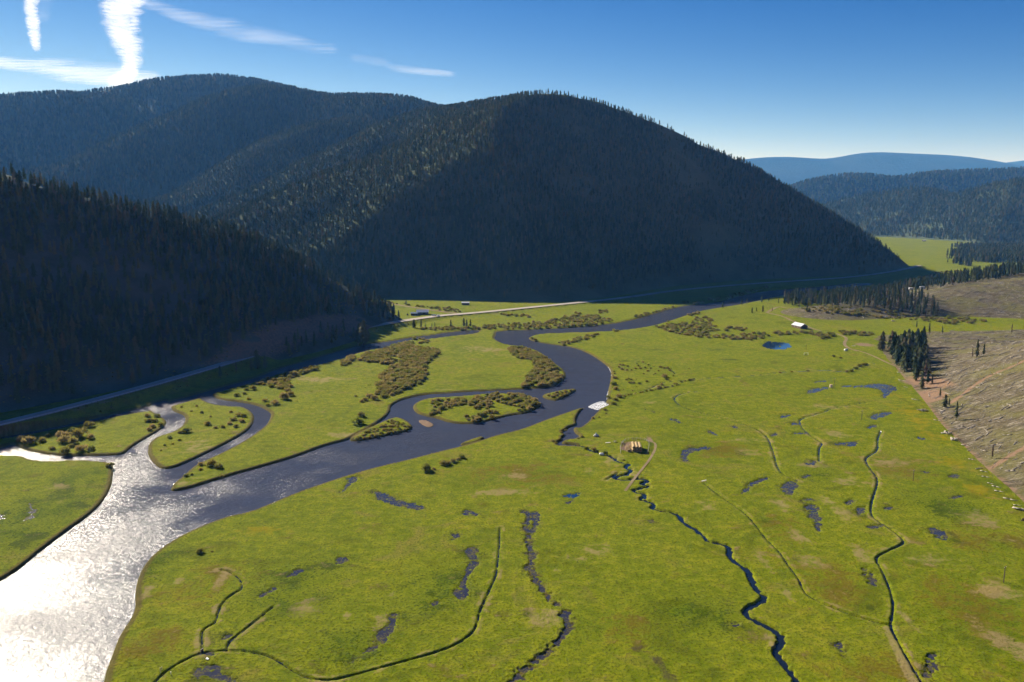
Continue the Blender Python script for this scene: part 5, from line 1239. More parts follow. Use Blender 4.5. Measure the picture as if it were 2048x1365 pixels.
# piles of white logs on the foot of the slope
def pile(px, py, n, L, ang, label, spread=1.2):
    X = hit(px, py); e = link('log_pile', None, None, X, (0, 0, ang)); tag(e, label, 'log pile')
    for i in range(n):
        m = LOGS[i % 5]; o = link('log', m, e, (R.uniform(-.8, .8) * L * .2, R.uniform(-1, 1) * spread, .05 + .28 * (i % 3)), (R.uniform(-.1, .1), R.uniform(-.12, .12), R.gauss(0, .35)))
        o.scale = (L / 7 * R.uniform(.5, 1.1), 1.2, 1.2)
pile(1895, 868, 6, 5, -.9, 'upper end of the white driftwood heap at the foot of the logged slope')
pile(1910, 880, 9, 4, -.7, 'biggest white driftwood heap at the foot of the logged slope', 1.8)
pile(1847, 822, 8, 5, .1, 'white log heap below the bare orange soil', 1.6)
pile(2041, 1020, 4, 6, -.8, 'stack of long bright white logs at the right picture edge', .8)
pile(1786, 638 + 5, 6, 4, .2, 'small white log heap behind the close pine stand')
for i, (px, py, L, a) in enumerate([(1875, 842, 5, -.9), (1932, 892, 4, -.8), (1938, 902, 3, .4), (1944, 920, 3, -.7), (1958, 938, 3, .3), (1968, 944, 4, -.9), (1972, 955, 3, -.6), (1982, 968, 4, -.8), (1994, 975, 4, -.8), (1999, 984, 3, -.7), (1800, 746, 5, -.9), (1805, 762, 5, -.9), (1812, 775, 4, -.8), (1830, 800, 4, -.8), (2020, 1000, 4, -.8), (2034, 1012, 3, -.5)]):
    X = hit(px, py); o = link('fallen_log', LOGS[i % 5], None, X + [0, 0, .05], (0, 0, a)); o.scale = (L / 7, .9, .9)
    tag(o, 'whitish log on the grass edge below the logged slope', 'log', 'logs along the grass edge')
X = hit(2046, 1042); b = MB()
for k in range(7): b.tube((R.uniform(-.8, .8), R.uniform(-.6, .6), -.2), (R.uniform(-1.4, 1.4), R.uniform(-1, 1), R.uniform(.6, 1.6)), .16, .05, 5)
b.tube((0, 0, -.2), (.1, 0, 1.0), .55, .4, 8)
tag(link('uprooted_stump', b.mesh('uprooted_stump', M_BARK), None, X), 'dark uprooted stump below the bright white logs', 'stump')

# ================================================================== BUILT THINGS
M_WHITE = simple('white_metal', (.78, .78, .76), .45, .5, .06)
M_ROOF = simple('pale_roof', (.62, .63, .66), .5, .4, .1, .6)
M_WALL = simple('brown_boards', (.16, .11, .075), .9, .1, .3, 1.5)
M_DWALL = simple('dark_boards', (.07, .06, .05), .9, .1, .3, 1.5)
M_GLASS = simple('window_glass', (.03, .04, .05), .1, .6, .1)
M_BLUE = simple('blue_grey_roof', (.20, .27, .34), .5, .4, .1)
M_POLE = simple('pole_wood', (.11, .085, .065), .95, .05, .3)
M_STONE = simple('pale_stone', (.45, .44, .42), .95, .1, .3, 1.0)
M_HAY = None
def mat_hay(end):
    t = NT('hay_end' if end else 'hay')
    tc = t.n('ShaderNodeTexCoord').outputs['Object']
    if end:
        w = t.n('ShaderNodeTexWave', wave_type='RINGS', rings_direction='Y'); t.l(tc, w.inputs[0]); w.inputs['Scale'].default_value = 3.0; w.inputs['Distortion'].default_value = 1.5
        c = t.mix(w.outputs[1], (.20, .13, .05), (.36, .26, .12)); h = w.outputs[1]
    else:
        mp = t.n('ShaderNodeMapping'); t.l(tc, mp.inputs[0]); mp.inputs['Scale'].default_value = (2, 14, 2); h = t.noise(1.2, mp.outputs[0], 4, .7)
        c = t.mix(h, (.30, .21, .10), (.58, .45, .26))
    return t.done(t.bsdf(c, 1.0, .03, t.bump(h, .8, .1)))
M_HAY, M_HAYEND = mat_hay(False), mat_hay(True)
def gable(L, Wd, hw, hr, wall, roof, over=.4, thick=.15, openings=()):
    """returns wall mesh and roof mesh of a gabled building along X"""
    b = MB(); x, y = L / 2, Wd / 2
    v = [(-x, -y, -.3), (x, -y, -.3), (x, y, -.3), (-x, y, -.3), (-x, -y, hw), (x, -y, hw), (x, y, hw), (-x, y, hw), (-x, 0, hr), (x, 0, hr)]
    b.add(v, [(0, 1, 5, 4), (1, 2, 6, 9, 5), (2, 3, 7, 6), (3, 0, 4, 8, 7)])
    r = MB(); sl = (hr - hw) / y; xo = x + over; yo = y + over; zo = hw - sl * over
    for s in (-1, 1):
        p = [(-xo, s * yo, zo), (xo, s * yo, zo), (xo, 0, hr), (-xo, 0, hr)]
        q = [(a, c, d + thick) for a, c, d in p]
        r.add(p + q, [(0, 1, 2, 3), (7, 6, 5, 4), (0, 4, 5, 1), (1, 5, 6, 2), (2, 6, 7, 3), (3, 7, 4, 0)])
    return b.mesh('wall', wall), r.mesh('roof', roof)
def building(name, px, py, rz, L, Wd, hw, hr, wall, roof, label, cat, z_='f', wins=(), doors=()):
    q = zp(z_, [(px, py)])[0]; X = hit(*q)
    e = link(name, None, None, X, (0, 0, rz)); tag(e, label, cat)
    wm, rm = gable(L, Wd, hw, hr, wall, roof); link('wall', wm, e); link('roof', rm, e)
    for (x, side, w, h, z) in wins:
        b = MB(); b.box((x, side * (Wd / 2 + .03), z), (w + .2, .08, h + .2)); fo = link('window', b.mesh('window', M_WHITE), e)
        b = MB(); b.box((x, side * (Wd / 2 + .075), z), (w, .05, h)); link('pane', b.mesh('pane', M_GLASS), fo)
    for (x, side, w, h) in doors:
        b = MB(); b.box((x, side * (Wd / 2 + .04), h / 2), (w, .1, h)); link('door', b.mesh('door', M_DWALL), e)
    return e
building('house', 845, 629, .10, 13, 8, 3.0, 5.2, M_DWALL, M_WHITE, 'ranch house with a white roof beside the junction of the roads', 'house', 'f',
         [(-3.5, -1, 1.4, 1.1, 1.6), (-.5, -1, 1.4, 1.1, 1.6), (4.6, -1, 1.2, 1.1, 1.6)], [(2.2, -1, 1.0, 2.1)])
building('shed', 828.5, 631, .05, 7, 5, 2.4, 3.4, M_DWALL, M_BLUE, 'small dark shed with a blue-grey roof left of the ranch house', 'shed', 'f', [], [(0, -1, 1.6, 1.9)])
e = building('open_shed', 931, 610, 0.0, 9, 5, 2.6, 3.6, M_DWALL, M_WHITE, 'small white-roofed shed alone at the edge of the hill shadow', 'shed', 'f', [], [(0, -1, 5, 2.0)])
e = building('barn', 1599, 656, math.radians(-72), 14, 8, 2.6, 4.8, M_WALL, M_ROOF, 'low brown barn with a pale metal roof in the far meadow', 'barn', 'f', [(-3, -1, 1.0, .8, 1.5), (2, -1, 1.0, .8, 1.5)], [(5, 1, 2.4, 2.2)])
b = MB(); b.box((7.05, 0, 1.1), (.1, 3.0, 2.4)); link('door', b.mesh('door', M_DWALL), e)
building('farm_building', 1953, 492, -.05, 24, 10, 4, 6.5, M_DWALL, M_BLUE, 'long dark farm building at the far edge of the pale meadow', 'building', 'f', [(-6, -1, 2, 1.4, 2), (0, -1, 2, 1.4, 2), (6, -1, 2, 1.4, 2)])
building('farm_shed', 1848, 483, .0, 10, 7, 3, 4.5, M_DWALL, M_WHITE, 'tiny pale shed on the far pale meadow beyond the hill toe', 'shed')
# white camping trailers near the river at right
for i, (px, py, L, lb) in enumerate([(250, 150, 9, 'biggest white camping trailer by the far river pool'), (318, 128, 6, 'white camping trailer just right of the biggest one'), (478, 130, 9, 'white camping trailer half hidden by thin pines'), (540, 138, 6, 'small white camping trailer beside the half hidden one'), (690, 122, 7, 'white camping trailer farthest right by the far river')]):
    q = zp('rr', [(px, py)])[0]; X = hit(*q, far=1300); e = link('camping_trailer', None, None, X, (0, 0, R.uniform(-.3, .3))); tag(e, lb, 'trailer', 'white camping trailers')
    b = MB(); b.box((0, 0, 1.9), (L, 2.5, 2.5)); b.box((0, 0, 3.2), (L - .6, 2.2, .14)); b.tube((L / 2, 0, .6), (L / 2 + 1.2, 0, .5), .08, .08, 5); link('body', b.mesh('body', M_WHITE), e)
    for s in (-1, 1):
        b = MB(); b.tube((0, s * 1.15, .38), (0, s * 1.4, .38), .38, .38, 12); link('wheel', b.mesh('wheel', M_GLASS), e)
        b = MB(); b.box((-.2 * L, s * 1.27, 2.2), (1.4, .05, .7)); link('window', b.mesh('window', M_GLASS), e)
# vehicles and clutter by the house
def car(px, py, rz, m, label, cat='truck'):
    X = hit(px, py); e = link('pickup_truck', None, None, X, (0, 0, rz)); tag(e, label, cat)
    b = MB(); b.box((0, 0, .75), (5.2, 1.85, .6)); b.box((1.7, 0, 1.05), (1.6, 1.75, .25)); b.box((-1.6, .85, 1.15), (2.0, .08, .3)); b.box((-1.6, -.85, 1.15), (2.0, .08, .3)); link('body', b.mesh('body', m), e)
    b = MB(); v = [(-.5, -.85, 1.05), (1.1, -.85, 1.05), (1.1, .85, 1.05), (-.5, .85, 1.05), (-.3, -.75, 1.75), (.6, -.75, 1.75), (.6, .75, 1.75), (-.3, .75, 1.75)]
    b.add(v, [(4, 5, 6, 7), (0, 1, 5, 4), (1, 2, 6, 5), (2, 3, 7, 6), (3, 0, 4, 7)]); link('cab', b.mesh('cab', m), e)
    for x in (-1.6, 1.6):
        for s in (-1, 1):
            b = MB(); b.tube((x, s * .75, .4), (x, s * .98, .4), .4, .4, 12); link('wheel', b.mesh('wheel', M_GLASS), e)
car(868, 632, .3, M_BLUE, 'blue-grey pickup parked right of the ranch house'); car(876, 633, 1.2, M_WHITE, 'white pickup among the clutter right of the ranch house')
X = hit(815, 631); b = MB(); b.tube((0, 0, -.2), (0, 0, 1.6), .9, .9, 12); b.tube((0, 0, 1.6), (0, 0, 2.0), .95, .2, 12)
tag(link('fuel_tank', b.mesh('fuel_tank', M_DWALL), None, X), 'small dark tank at the far left of the ranch yard', 'tank')
X = hit(870, 634); e = link('lumber_pile', None, None, X, (0, 0, .2)); tag(e, 'grey lumber pile in front of the pickups', 'lumber')
for i in range(6):
    b = MB(); b.box((R.uniform(-.3, .3), -.8 + .32 * i, .15 + .12 * (i % 2)), (4.2, .28, .2)); link('plank', b.mesh('plank', M_LOG), e)

# hay yard: bales in three columns, two layers, six deep
def bale_mesh():
    b = MB(); n = 24; prof = [(-.68, .62), (-.62, .74), (-.3, .765), (.3, .765), (.62, .74), (.68, .62)]
    v = []
    for y, r in prof:
        for k in range(n):
            t = 2 * math.pi * k / n; v.append((math.cos(t) * r, y, math.sin(t) * r))
    f = [(j * n + k, j * n + (k + 1) % n, (j + 1) * n + (k + 1) % n, (j + 1) * n + k) for j in range(5) for k in range(n)]
    b.add(v, f, 0); b.add(v[:n], [tuple(range(n))], 1); b.add(v[-n:], [tuple(range(n - 1, -1, -1))], 1)
    return b.mesh('hay_bale', [M_HAY, M_HAYEND], True)
BALE = bale_mesh()
B0 = G(*zp('ba', [(930, 605)])[0]); yaw = math.radians(-4)
cs, sn = math.cos(yaw), math.sin(yaw)
names = ['nearest', 'second nearest', 'third nearest', 'third farthest', 'second farthest', 'farthest']
for c in range(3):
    for lay in range(2):
        for d in range(6):
            lx, ly = c * 1.60, d * 1.40 + (0 if c == 0 else -.25)
            o = link('hay_bale', BALE, None, (B0[0] + lx * cs - ly * sn + R.uniform(-.05, .05), B0[1] + .7 + lx * sn + ly * cs, .70 + lay * 1.46 + R.uniform(-.04, .04)), (0, R.uniform(0, 6.28), yaw + R.uniform(-.04, .04)))
            tag(o, '%s round hay bale in the %s column, %s layer of the stack' % (names[d], ('left', 'middle', 'right')[c], ('bottom', 'top')[lay]), 'hay bale', 'stacked round hay bales')
X = G(*zp('ba', [(800, 605)])[0]); o = link('hay_bale', BALE, None, (X[0], X[1], .72), (0, 1, -.5)); tag(o, 'single brown hay bale fallen left of the stack', 'hay bale')
# loose straw heap left of the stack
pts = gpts('ba', [(690, 520), (700, 450), (760, 425), (830, 430), (890, 450), (905, 560), (870, 600), (800, 590), (740, 600), (690, 570)])
Ps = scatter((pts[:, 0].min(), pts[:, 0].max(), pts[:, 1].min(), pts[:, 1].max()), .30); Ps = Ps[inpoly(Ps, pts)]
dd = segdist(Ps, pts, True); V, Fq = [], []
for (x, y), d in zip(Ps, dd):
    z = min(1.0, d * .8) * (.6 + .5 * math.sin(x * 3.9)); a = R.uniform(0, 6.28); L = R.uniform(.25, .6); n0 = len(V)
    c, s = math.cos(a) * L, math.sin(a) * L; k = R.uniform(.1, .25)
    V += [(x - c, y - s, z), (x + s * .4, y - c * .4, z - .1), (x + c, y + s, z + k), (x - s * .4, y + c * .4, z)]; Fq.append((n0, n0 + 1, n0 + 2, n0 + 3))
tag(link('straw', mesh_np('straw', V, Fq, mat=M_HAY, smooth=False)), 'loose straw spread on the ground left of the bales', kind='stuff')
# pole fence round the hay yard
def fence(z_, pts, gap, label, h=1.3, rails=(.5, 1.05)):
    L = resample(gpts(z_, pts), gap); e = link('fence', None, None, (L[0, 0], L[0, 1], 0)); tag(e, label, 'fence')
    pm = MB(); pm.tube((0, 0, -.4), (.02, .02, h), .11, .08, 6); pm = pm.mesh('post', M_LOG)
    for i, (x, y) in enumerate(L):
        link('post', pm, e, (x - L[0, 0], y - L[0, 1], 0), (R.uniform(-.08, .08), R.uniform(-.08, .08), 0))
        if i:
            for hz in rails:
                b = MB(); b.tube((L[i - 1, 0] - L[0, 0], L[i - 1, 1] - L[0, 1], hz + R.uniform(-.1, .1)), (x - L[0, 0], y - L[0, 1], hz + R.uniform(-.1, .1)), .06, .05, 5); link('rail', b.mesh('rail', M_LOG), e)
    return e
fence('ba', [(560, 640), (560, 480), (600, 370), (700, 290), (820, 270), (1050, 262), (1230, 290), (1330, 350)], 2.2, 'grey pole fence round the far side of the hay yard')
fence('ba', [(1345, 360), (1335, 480), (1320, 570), (1310, 650)], 1.8, 'grey pole fence between the bales and the dirt track')
# brush heap inside the hay yard
for px, py, lb in [(635, 385, 'dark heap of old boards in the corner of the hay yard'), (415, 335, 'small grey board heap on the grass left of the hay yard')]:
    X = G(*zp('ba', [(px, py)])[0]); e = link('board_heap', None, None, X); tag(e, lb, 'board heap')
    for i in range(8):
        b = MB(); b.box((0, 0, 0), (R.uniform(1.2, 2.4), .2, .06)); link('board', b.mesh('board', M_LOG if i % 2 else M_POLE), e, (R.uniform(-.5, .5), R.uniform(-.7, .7), .1 + .09 * i), (R.uniform(-.3, .3), R.uniform(-.3, .3), R.uniform(0, 3)))

# utility poles across the meadow
def pole(px, py, hp, label, z_='f', arm=True):
    q = zp(z_, [(px, py)])[0]; X = hit(*q); h = hp * ZOOM[z_][2] * X[1] / F
    e = link('utility_pole', None, None, X); tag(e, label, 'utility pole', 'utility poles')
    b = MB(); b.tube((0, 0, -.5), (0, 0, h), .17, .12, 8); link('shaft', b.mesh('shaft', M_POLE), e)
    b = MB(); b.box((0, 0, h - .35), (1.5, .1, .12), .6); link('crossarm', b.mesh('crossarm', M_POLE), e)
    for s in (-.6, .6):
        b = MB(); b.tube((s * math.cos(.6), s * math.sin(.6), h - .28), (s * math.cos(.6), s * math.sin(.6), h - .1), .06, .04, 6); link('insulator', b.mesh('insulator', M_WHITE), e)
    return X, h
lines = [pole(1668, 776, 20, 'thin utility pole beside the blue puddle in the far meadow'), pole(1723, 840, 20, 'thin utility pole in the middle of the right meadow'), pole(1826, 963, 25, 'thin dark utility pole near the yellow sedge'), pole(2007, 1166, 37, 'tallest utility pole close to the right picture edge')]
pole(1347, 614, 11, 'pale utility pole at the river edge by the shaded flat'); pole(1479, 225, 26, 'thin pale pole beside the lit road near the hill foot', 'h1'); pole(1612, 700, 11, 'short pole by the ditch gate in the far meadow')
for (a, ha), (c, hc) in zip(lines[:-1], lines[1:]):
    for s in (-.6, .6):
        o1 = np.array([s * math.cos(.6), s * math.sin(.6), 0]); p0 = a + o1 + [0, 0, ha - .1]; p1 = c + o1 + [0, 0, hc - .1]; b = MB(); prev = p0
        for i in range(1, 9):
            t = i / 8; q = p0 * (1 - t) + p1 * t; q = q - np.array([0, 0, 4 * t * (1 - t) * .9]); b.tube(prev, q, .012, .012, 4, cap=False); prev = q
        tag(link('power_line', b.mesh('power_line', M_POLE)), 'thin wire strung between the meadow utility poles', 'wire', 'wires between the poles')
X = G(1662, 775); b = MB(); b.box((0, 0, .8), (1.5, 1.2, 1.7)); b.box((0, 0, 1.75), (1.7, 1.4, .15))
tag(link('pump_box', b.mesh('pump_box', simple('pinkish_boards', (.55, .40, .30))), None, X), 'small pinkish pump box left of the pole by the blue puddle', 'pump box')
# small things in the meadow
def rock(name, X, r, label, cat, mat, sq=(1, 1, .7)):
    import bmesh
    bm = bmesh.new(); bmesh.ops.create_icosphere(bm, subdivisions=2, radius=r)
    for v in bm.verts:
        n = 1 + .35 * float(fbm(np.array([v.co.x * 1.3 / r + X[0]]), np.array([v.co.y * 1.3 / r + v.co.z * 2 / r]), 401)[0]); v.co = Vector((v.co.x * sq[0], v.co.y * sq[1], v.co.z * sq[2])) * n
    me = bpy.data.meshes.new(name); bm.to_mesh(me); bm.free(); me.materials.append(mat)
    return tag(link(name, me, None, (X[0], X[1], X[2] + r * .25)), label, cat)
X = G(*zp('s1', [(548, 552)])[0]); e = rock('boulder', X, 1.25, 'grey boulder with a white peak on the grass right of the creek', 'boulder', M_STONE, (1.2, .8, .75))
b = MB(); b.tube((-.1, 0, .3), (-.15, 0, 1.7), .6, .12, 7); link('peak', b.mesh('peak', M_WHITE), e)
X = G(*zp('s1', [(612, 775)])[0]); b = MB(); b.tube((-1.0, 0, .55), (1.0, .2, .55), .55, .55, 14); b.tube((-.6, .05, .55), (-.5, .05, .55), .59, .59, 14); b.tube((.5, .15, .55), (.6, .15, .55), .59, .59, 14)
tag(link('drum', b.mesh('drum', M_WHITE, True), None, X), 'white drum lying under the big tan bush on the creek', 'drum')
X = hit(*(1580 + 1388 * .0806, 680 + 275 * .0806)); b = MB(); b.tube((-1.6, 0, .9), (1.6, 0, .9), .9, .9, 16); b.tube((-1.0, 0, .9), (-.9, 0, .9), .94, .94, 16); b.tube((.9, 0, .9), (1.0, 0, .9), .94, .94, 16); b.box((-1, 0, .05), (.2, 1.4, .5)); b.box((1, 0, .05), (.2, 1.4, .5))
tag(link('stock_tank', b.mesh('stock_tank', M_WHITE, True), None, X, (0, 0, .6)), 'white stock tank by the two-rut track in the far meadow', 'tank')
X = hit(1580 + 1575 * .0806, 680 + 155 * .0806); e = link('pale_planks', None, None, X, (0, 0, .3)); tag(e, 'low heap of pale planks beyond the white stock tank', 'planks')
for i in range(5):
    b = MB(); b.box((0, 0, 0), (3.4, .35, .15)); link('plank', b.mesh('plank', M_LOG), e, (R.uniform(-.6, .6), -.7 + .4 * i, .1 + .1 * (i % 2)), (0, 0, R.uniform(-.2, .2)))
# ditch gates
def gate(px, py, rz, label, w=1.6, h=1.0, mat=M_WHITE):
    X = G(px, py); e = link('ditch_gate', None, None, X, (0, 0, rz)); tag(e, label, 'ditch gate')
    for s in (-1, 1):
        b = MB(); b.box((s * w / 2, 0, h / 2 - .3), (.16, .2, h + .6)); link('post', b.mesh('post', mat), e)
    b = MB(); b.box((0, .05, .05), (w - .2, .08, .9)); link('panel', b.mesh('panel', M_POLE), e)
    b = MB(); b.box((0, 0, h + .05), (w + .3, .16, .14)); link('crossbar', b.mesh('crossbar', mat), e)
gate(1612, 711, 0, 'white-posted ditch gate in the far meadow by the short pole', 3.2, 2.0)
gate(404, 1303, 1.2, 'small timber ditch gate where the thin loop ditch leaves the long ditch', .8, .6, M_LOG)
X = G(*zp('s4', [(1150, 500)])[0]); e = link('rubble_heap', None, None, X); tag(e, 'small heap of white concrete pieces below the ditch junction', 'concrete heap')
for i, (dx, dy, s_) in enumerate([(-.25, .45, .35), (-.15, .1, .4), (.15, -.1, .4), (.3, -.3, .35), (.1, -.45, .3), (-.3, -.15, .25)]):
    b = MB(); b.box((0, 0, 0), (s_, s_ * .8, s_ * .55)); link('concrete_piece', b.mesh('concrete_piece', M_WHITE), e, (dx, dy, .12 + .05 * (i % 2)), (R.uniform(-.4, .4), R.uniform(-.4, .4), R.uniform(0, 3)))
for z_, px, py, h, m, lb in [('s4', 528, 765, .75, M_WHITE, 'short white post beside the near ditch'), ('s4', 350, 735, 1.4, M_LOG, 'taller grey stake on the far side of the near ditch'), ('s4', 375, 690, .9, M_LOG, 'shorter grey stake behind the tall one by the near ditch')]:
    X = G(*zp(z_, [(px, py)])[0]); b = MB(); b.box((0, 0, h / 2 - .2), (.14, .14, h + .4), .3, tilt=(.06, .05, 0)); b.box((0, 0, h + .04), (.2, .2, .08), .3)
    tag(link('stake', b.mesh('stake', m), None, X), lb, 'stake')
# planks over ditches
for px, py, a, lb in [(1408, 962, .5, 'pale plank at the head of the long ditch'), (1762, 864, 1.2, 'pale plank at the head of the bending ditch'), (1216, 886, .2, 'white board lying by the narrow creek')]:
    X = G(px, py); b = MB(); b.box((0, 0, .12), (2.6, .5, .1), a); b.box((0, 0, .05), (.2, .7, .1), a); tag(link('plank_bridge', b.mesh('plank_bridge', M_WHITE), None, X), lb, 'plank')
# guard rail on the river side of the shaded road
L = resample(road_w[road_w[:, 0] < -150], 4.0); d = np.gradient(L[:, :2], axis=0); d /= np.linalg.norm(d, axis=1)[:, None]; L[:, 0] += d[:, 1] * 4.9; L[:, 1] -= d[:, 0] * 4.9
e = link('guard_rail', None, None, L[0]); tag(e, 'grey guard rail on the river side of the shaded road', 'guard rail')
b = MB()
for p, q in zip(L[:-1], L[1:]): b.tube(p - L[0] + [0, 0, .7], q - L[0] + [0, 0, .7], .16, .16, 4, cap=False)
link('rail', b.mesh('rail', M_ROOF), e); b = MB()
for p in L: b.tube(p - L[0] + [0, 0, -.6], p - L[0] + [0, 0, .8], .1, .1, 4)
link('post', b.mesh('post', M_POLE), e)['kind'] = 'stuff'
# sun glint painted as a white sheet at the creek mouth, and pale riffle line
def mat_foam_glint():
    t = NT('foam_and_glint'); n = t.noise(.9, detail=6, rough=.75, dist=.6); f = t.noise(3.0, detail=4)
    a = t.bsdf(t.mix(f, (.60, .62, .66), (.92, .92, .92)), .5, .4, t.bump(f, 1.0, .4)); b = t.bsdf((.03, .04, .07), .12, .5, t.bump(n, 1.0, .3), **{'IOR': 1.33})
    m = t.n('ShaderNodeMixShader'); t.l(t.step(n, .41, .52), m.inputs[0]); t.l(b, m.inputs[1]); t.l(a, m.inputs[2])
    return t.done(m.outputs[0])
M_FOAM_GLINT = mat_foam_glint()  # foam of the bank lines; its white also paints the creek-mouth sun glint
fw = chaikin(gpts('f', PAINTED_GLINT, WLEV + .3), 2)
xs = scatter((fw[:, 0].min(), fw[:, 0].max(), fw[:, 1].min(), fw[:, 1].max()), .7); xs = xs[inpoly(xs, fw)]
sheet('foam_and_glint', fw, WLEV + .16, M_FOAM_GLINT, 'painted white sun glint at the mouth of the creek')  # sunlight on the water put into the sheet's white colour
shore = np.array([(970, 880), (990, 874), (1040, 863), (1090, 843), (1130, 829), (1163, 817)], float); L = resample(chaikin(gpts('f', shore, WLEV), 2, False), 1.0)
V, Fq = ribbon(L, .22 + .3 * np.abs(fbm(L[:, 0] / 4, L[:, 1] / 4, 411)), WLEV + .12); tag(link('foam_and_glint', mesh_np('foam_and_glint', V, Fq, mat=M_FOAM_GLINT)), 'thin white edge of broken water along the near bank', kind='structure')
for pts, lb in (([(1213, 800), (1217, 785), (1222, 768), (1224, 745), (1212, 729)], 'broken white water along the outer bank of the bend'), ([(1195, 716), (1177, 706), (1160, 699)], 'broken white water at the top of the bend')):
    L = resample(chaikin(gpts('f', pts, WLEV), 2, False), 1.2); V, Fq = ribbon(L, .1 + 1.0 * np.clip(fbm(L[:, 0] / 6, L[:, 1] / 6, 415), 0, 1), WLEV + .12); tag(link('foam_and_glint', mesh_np('foam_and_glint', V, Fq, mat=M_FOAM_GLINT)), lb, kind='structure')

# ================================================================== CLOUDS (thin ice clouds 8 km up)
def mat_cloud(name, dens, sc, soft):
    t = NT(name)
    geo = t.n('ShaderNodeNewGeometry'); mp = t.n('ShaderNodeMapping'); t.l(geo.outputs['Position'], mp.inputs[0])
    mp.inputs['Rotation'].default_value = (0, 0, sc[2]); mp.inputs['Scale'].default_value = (sc[0], sc[1], .0002)
    n = t.noise(1.0, mp.outputs[0], 7, .66, .7); e = t.attr('edge')
    a = t.step(t.math('ADD', t.math('MULTIPLY', e, 1.15), t.math('MULTIPLY', t.math('SUBTRACT', n, .55), soft)), .25, 1.35)
    a = t.math('MULTIPLY', a, t.step(e, .0, .45))
    a = t.math('MULTIPLY', a, dens, clamp=True)
    d = t.n('ShaderNodeBsdfDiffuse'); d.inputs[0].default_value = (.95, .95, .95, 1); tl = t.n('ShaderNodeBsdfTranslucent'); tl.inputs[0].default_value = (.97, .97, .97, 1)
    ad = t.n('ShaderNodeAddShader'); t.l(d.outputs[0], ad.inputs[0]); t.l(tl.outputs[0], ad.inputs[1])
    tp = t.n('ShaderNodeBsdfTransparent'); m = t.n('ShaderNodeMixShader'); t.l(a, m.inputs[0]); t.l(tp.outputs[0], m.inputs[1]); t.l(ad.outputs[0], m.inputs[2])
    return t.done(m.outputs[0])
ALT = 8000.0
def cloud(line, label, mat, group=None):
    """line: (x, y, half width in picture pixels); laid flat at the cloud height"""
    p = np.array(line, float); c = G(p[:, 0], p[:, 1], ALT)
    e = G(p[:, 0] + p[:, 2] * p[:, 3], p[:, 1] + p[:, 2] * p[:, 4], ALT)
    off = (e - c)[:, :2]
    c = resample(chaikin(np.c_[c, off], 2, False), 600.0)
    n = 17; s = np.linspace(-1, 1, n); k = len(c); V = []; E = []
    tt = np.linspace(0, 1, k); endf = sstep(0, .08, tt) * sstep(1, .90, tt)
    for lay in (0, 1):
        for j in range(n):
            V.append(np.c_[c[:, 0] + c[:, 3] * s[j], c[:, 1] + c[:, 4] * s[j], c[:, 2] + (lay * 2 - 1) * 90 * (1 - s[j] ** 2)]); E.append((1 - abs(s[j]) ** 2) * endf)
    V = np.vstack(V); E = np.concatenate(E); Fq = []
    for lay in (0, 1):
        for j in range(n - 1):
            i = np.arange(k - 1) + (lay * n + j) * k; Fq.append(np.stack([i, i + 1, i + k + 1, i + k], 1))
    me = mesh_np('cloud', V, np.vstack(Fq), mat=mat); attr(me, 'edge', E)
    tag(link('cloud', me), label, 'cloud', group)
C1 = mat_cloud('cloud_dense', .40, (.0012, .0011, .12), 2.3); C2 = mat_cloud('cloud_streak', .11, (.0002, .0009, .2), 3.6); C4 = mat_cloud('cloud_band', .24, (.0003, .0009, .15), 3.4); C3 = mat_cloud('cloud_wisp', .045, (.0003, .0012, .25), 3.8)
cloud([(250, -60, 60, 1, 0), (245, 0, 62, 1, .05), (240, 40, 52, 1, .05), (250, 80, 46, 1, .05), (262, 115, 34, 1, .05), (262, 140, 26, 1, 0), (240, 165, 40, 1, 0), (225, 182, 30, 1, 0)], 'thick bright white vertical cloud streak above the left hills', C1)
cloud([(70, -40, 26, 1, 0), (60, 10, 20, 1, 0), (64, 40, 20, 1, 0), (70, 75, 18, 1, 0), (74, 104, 10, 1, 0)], 'short narrow white cloud streak near the left picture corner', C1)
cloud([(-60, 122, 12, 0, 1), (0, 127, 15, 0, 1), (80, 137, 22, 0, 1), (160, 150, 28, 0, 1), (230, 160, 32, 0, 1), (290, 160, 24, 0, 1), (345, 158, 10, 0, 1)], 'flat white cloud band just above the left hill crest', C4)
cloud([(250, -5, 14, .1, 1), (330, 20, 18, .1, 1), (400, 45, 22, .1, 1), (500, 68, 26, .1, 1), (580, 82, 24, .1, 1), (650, 100, 16, .1, 1), (700, 92, 8, .1, 1)], 'long slanting thin cloud streak in the upper left sky', C2)
cloud([(90, -30, 36, 1, 0), (88, 10, 34, 1, 0), (80, 44, 22, 1, 0)], 'faint feathery veil right of the short narrow streak', C3)
cloud([(30, 165, 22, 1, -.3), (48, 158, 26, 1, -.3), (68, 150, 16, 1, -.3)], 'small faint cloud puff under the flat band at left', C3)
cloud([(760, 134, 8, .05, 1), (820, 140, 9, .05, 1), (880, 147, 8, .05, 1), (920, 150, 5, .05, 1)], 'tiny faint cloud streak above the saddle of the hills', C2)
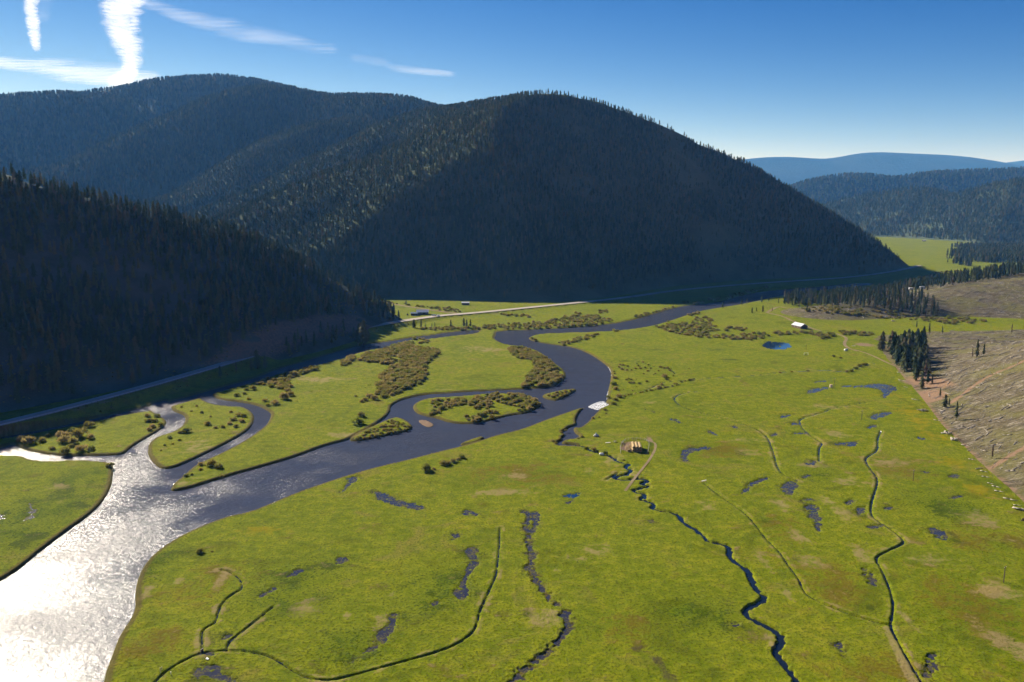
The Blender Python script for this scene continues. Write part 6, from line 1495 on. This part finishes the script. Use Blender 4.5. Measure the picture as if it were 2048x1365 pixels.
cloud([(690, 115, 10, .05, 1), (740, 122, 12, .05, 1), (790, 128, 8, .05, 1)], 'faint wisp at the end of the long slanting streak', C3)

# ================================================================== HAZE
tz = NT('haze'); pv = tz.n('ShaderNodeVolumePrincipled')
pv.inputs['Color'].default_value = (.12, .40, 1.0, 1); pv.inputs['Absorption Color'].default_value = (1, 1, 1, 1); pv.inputs['Density'].default_value = HAZE_DENS; pv.inputs['Anisotropy'].default_value = .1
tz.l(pv.outputs[0], tz.out.inputs['Volume'])
tz.mat.cycles.homogeneous_volume = True if hasattr(tz.mat.cycles, 'homogeneous_volume') else None
b = MB(); b.box((0, 0, 0), (66000, 33000, 1290)); hz = link("haze", b.mesh("haze", tz.mat), None, (0, 15500, 642)); tag(hz, 'pale blue haze filling the valley', kind='stuff')

# ================================================================== LABELS: members of a crowd say their size and their place in it
groups = {}
for o in bpy.data.objects:
    if o.parent is None and o.get('group') and o.get('label'): groups.setdefault((o['group'], o['label']), []).append(o)
for (gname, lab), mem in groups.items():
    if len(mem) < 3: continue
    P = np.array([o.location[:] for o in mem]); x, y = proj(P)
    S = np.array([max(o.dimensions) if o.type == 'MESH' else o.scale[2] for o in mem])
    if mem[0].type == 'MESH': S = np.array([max(o.scale) for o in mem])
    nc = 5 if len(mem) > 20 else 3; nr = 3 if len(mem) > 8 else 1
    cols = {3: ('left', 'middle', 'right'), 5: ('far left', 'left', 'middle', 'right', 'far right')}[nc]; rows = ('back', 'centre', 'front')
    ci = np.clip(((x - x.min()) / (np.ptp(x) + 1e-6) * nc).astype(int), 0, nc - 1); ri = np.clip(((y - y.min()) / (np.ptp(y) + 1e-6) * nr).astype(int), 0, nr - 1)
    q = np.quantile(S, (.33, .67))
    for o, c, r, sz_ in zip(mem, ci, ri, S):
        w = ('small ' if sz_ < q[0] else 'large ' if sz_ > q[1] else 'medium-sized ') + lab if len(mem) > 8 else lab
        w = w if len(w.split()) < 11 else w.replace(' behind the barn meadow', '').replace(' by the logged slope', ' at right')
        o['label'] = w + ', ' + (rows[r] + ' row, ' if nr == 3 else '') + cols[c] + ' part'
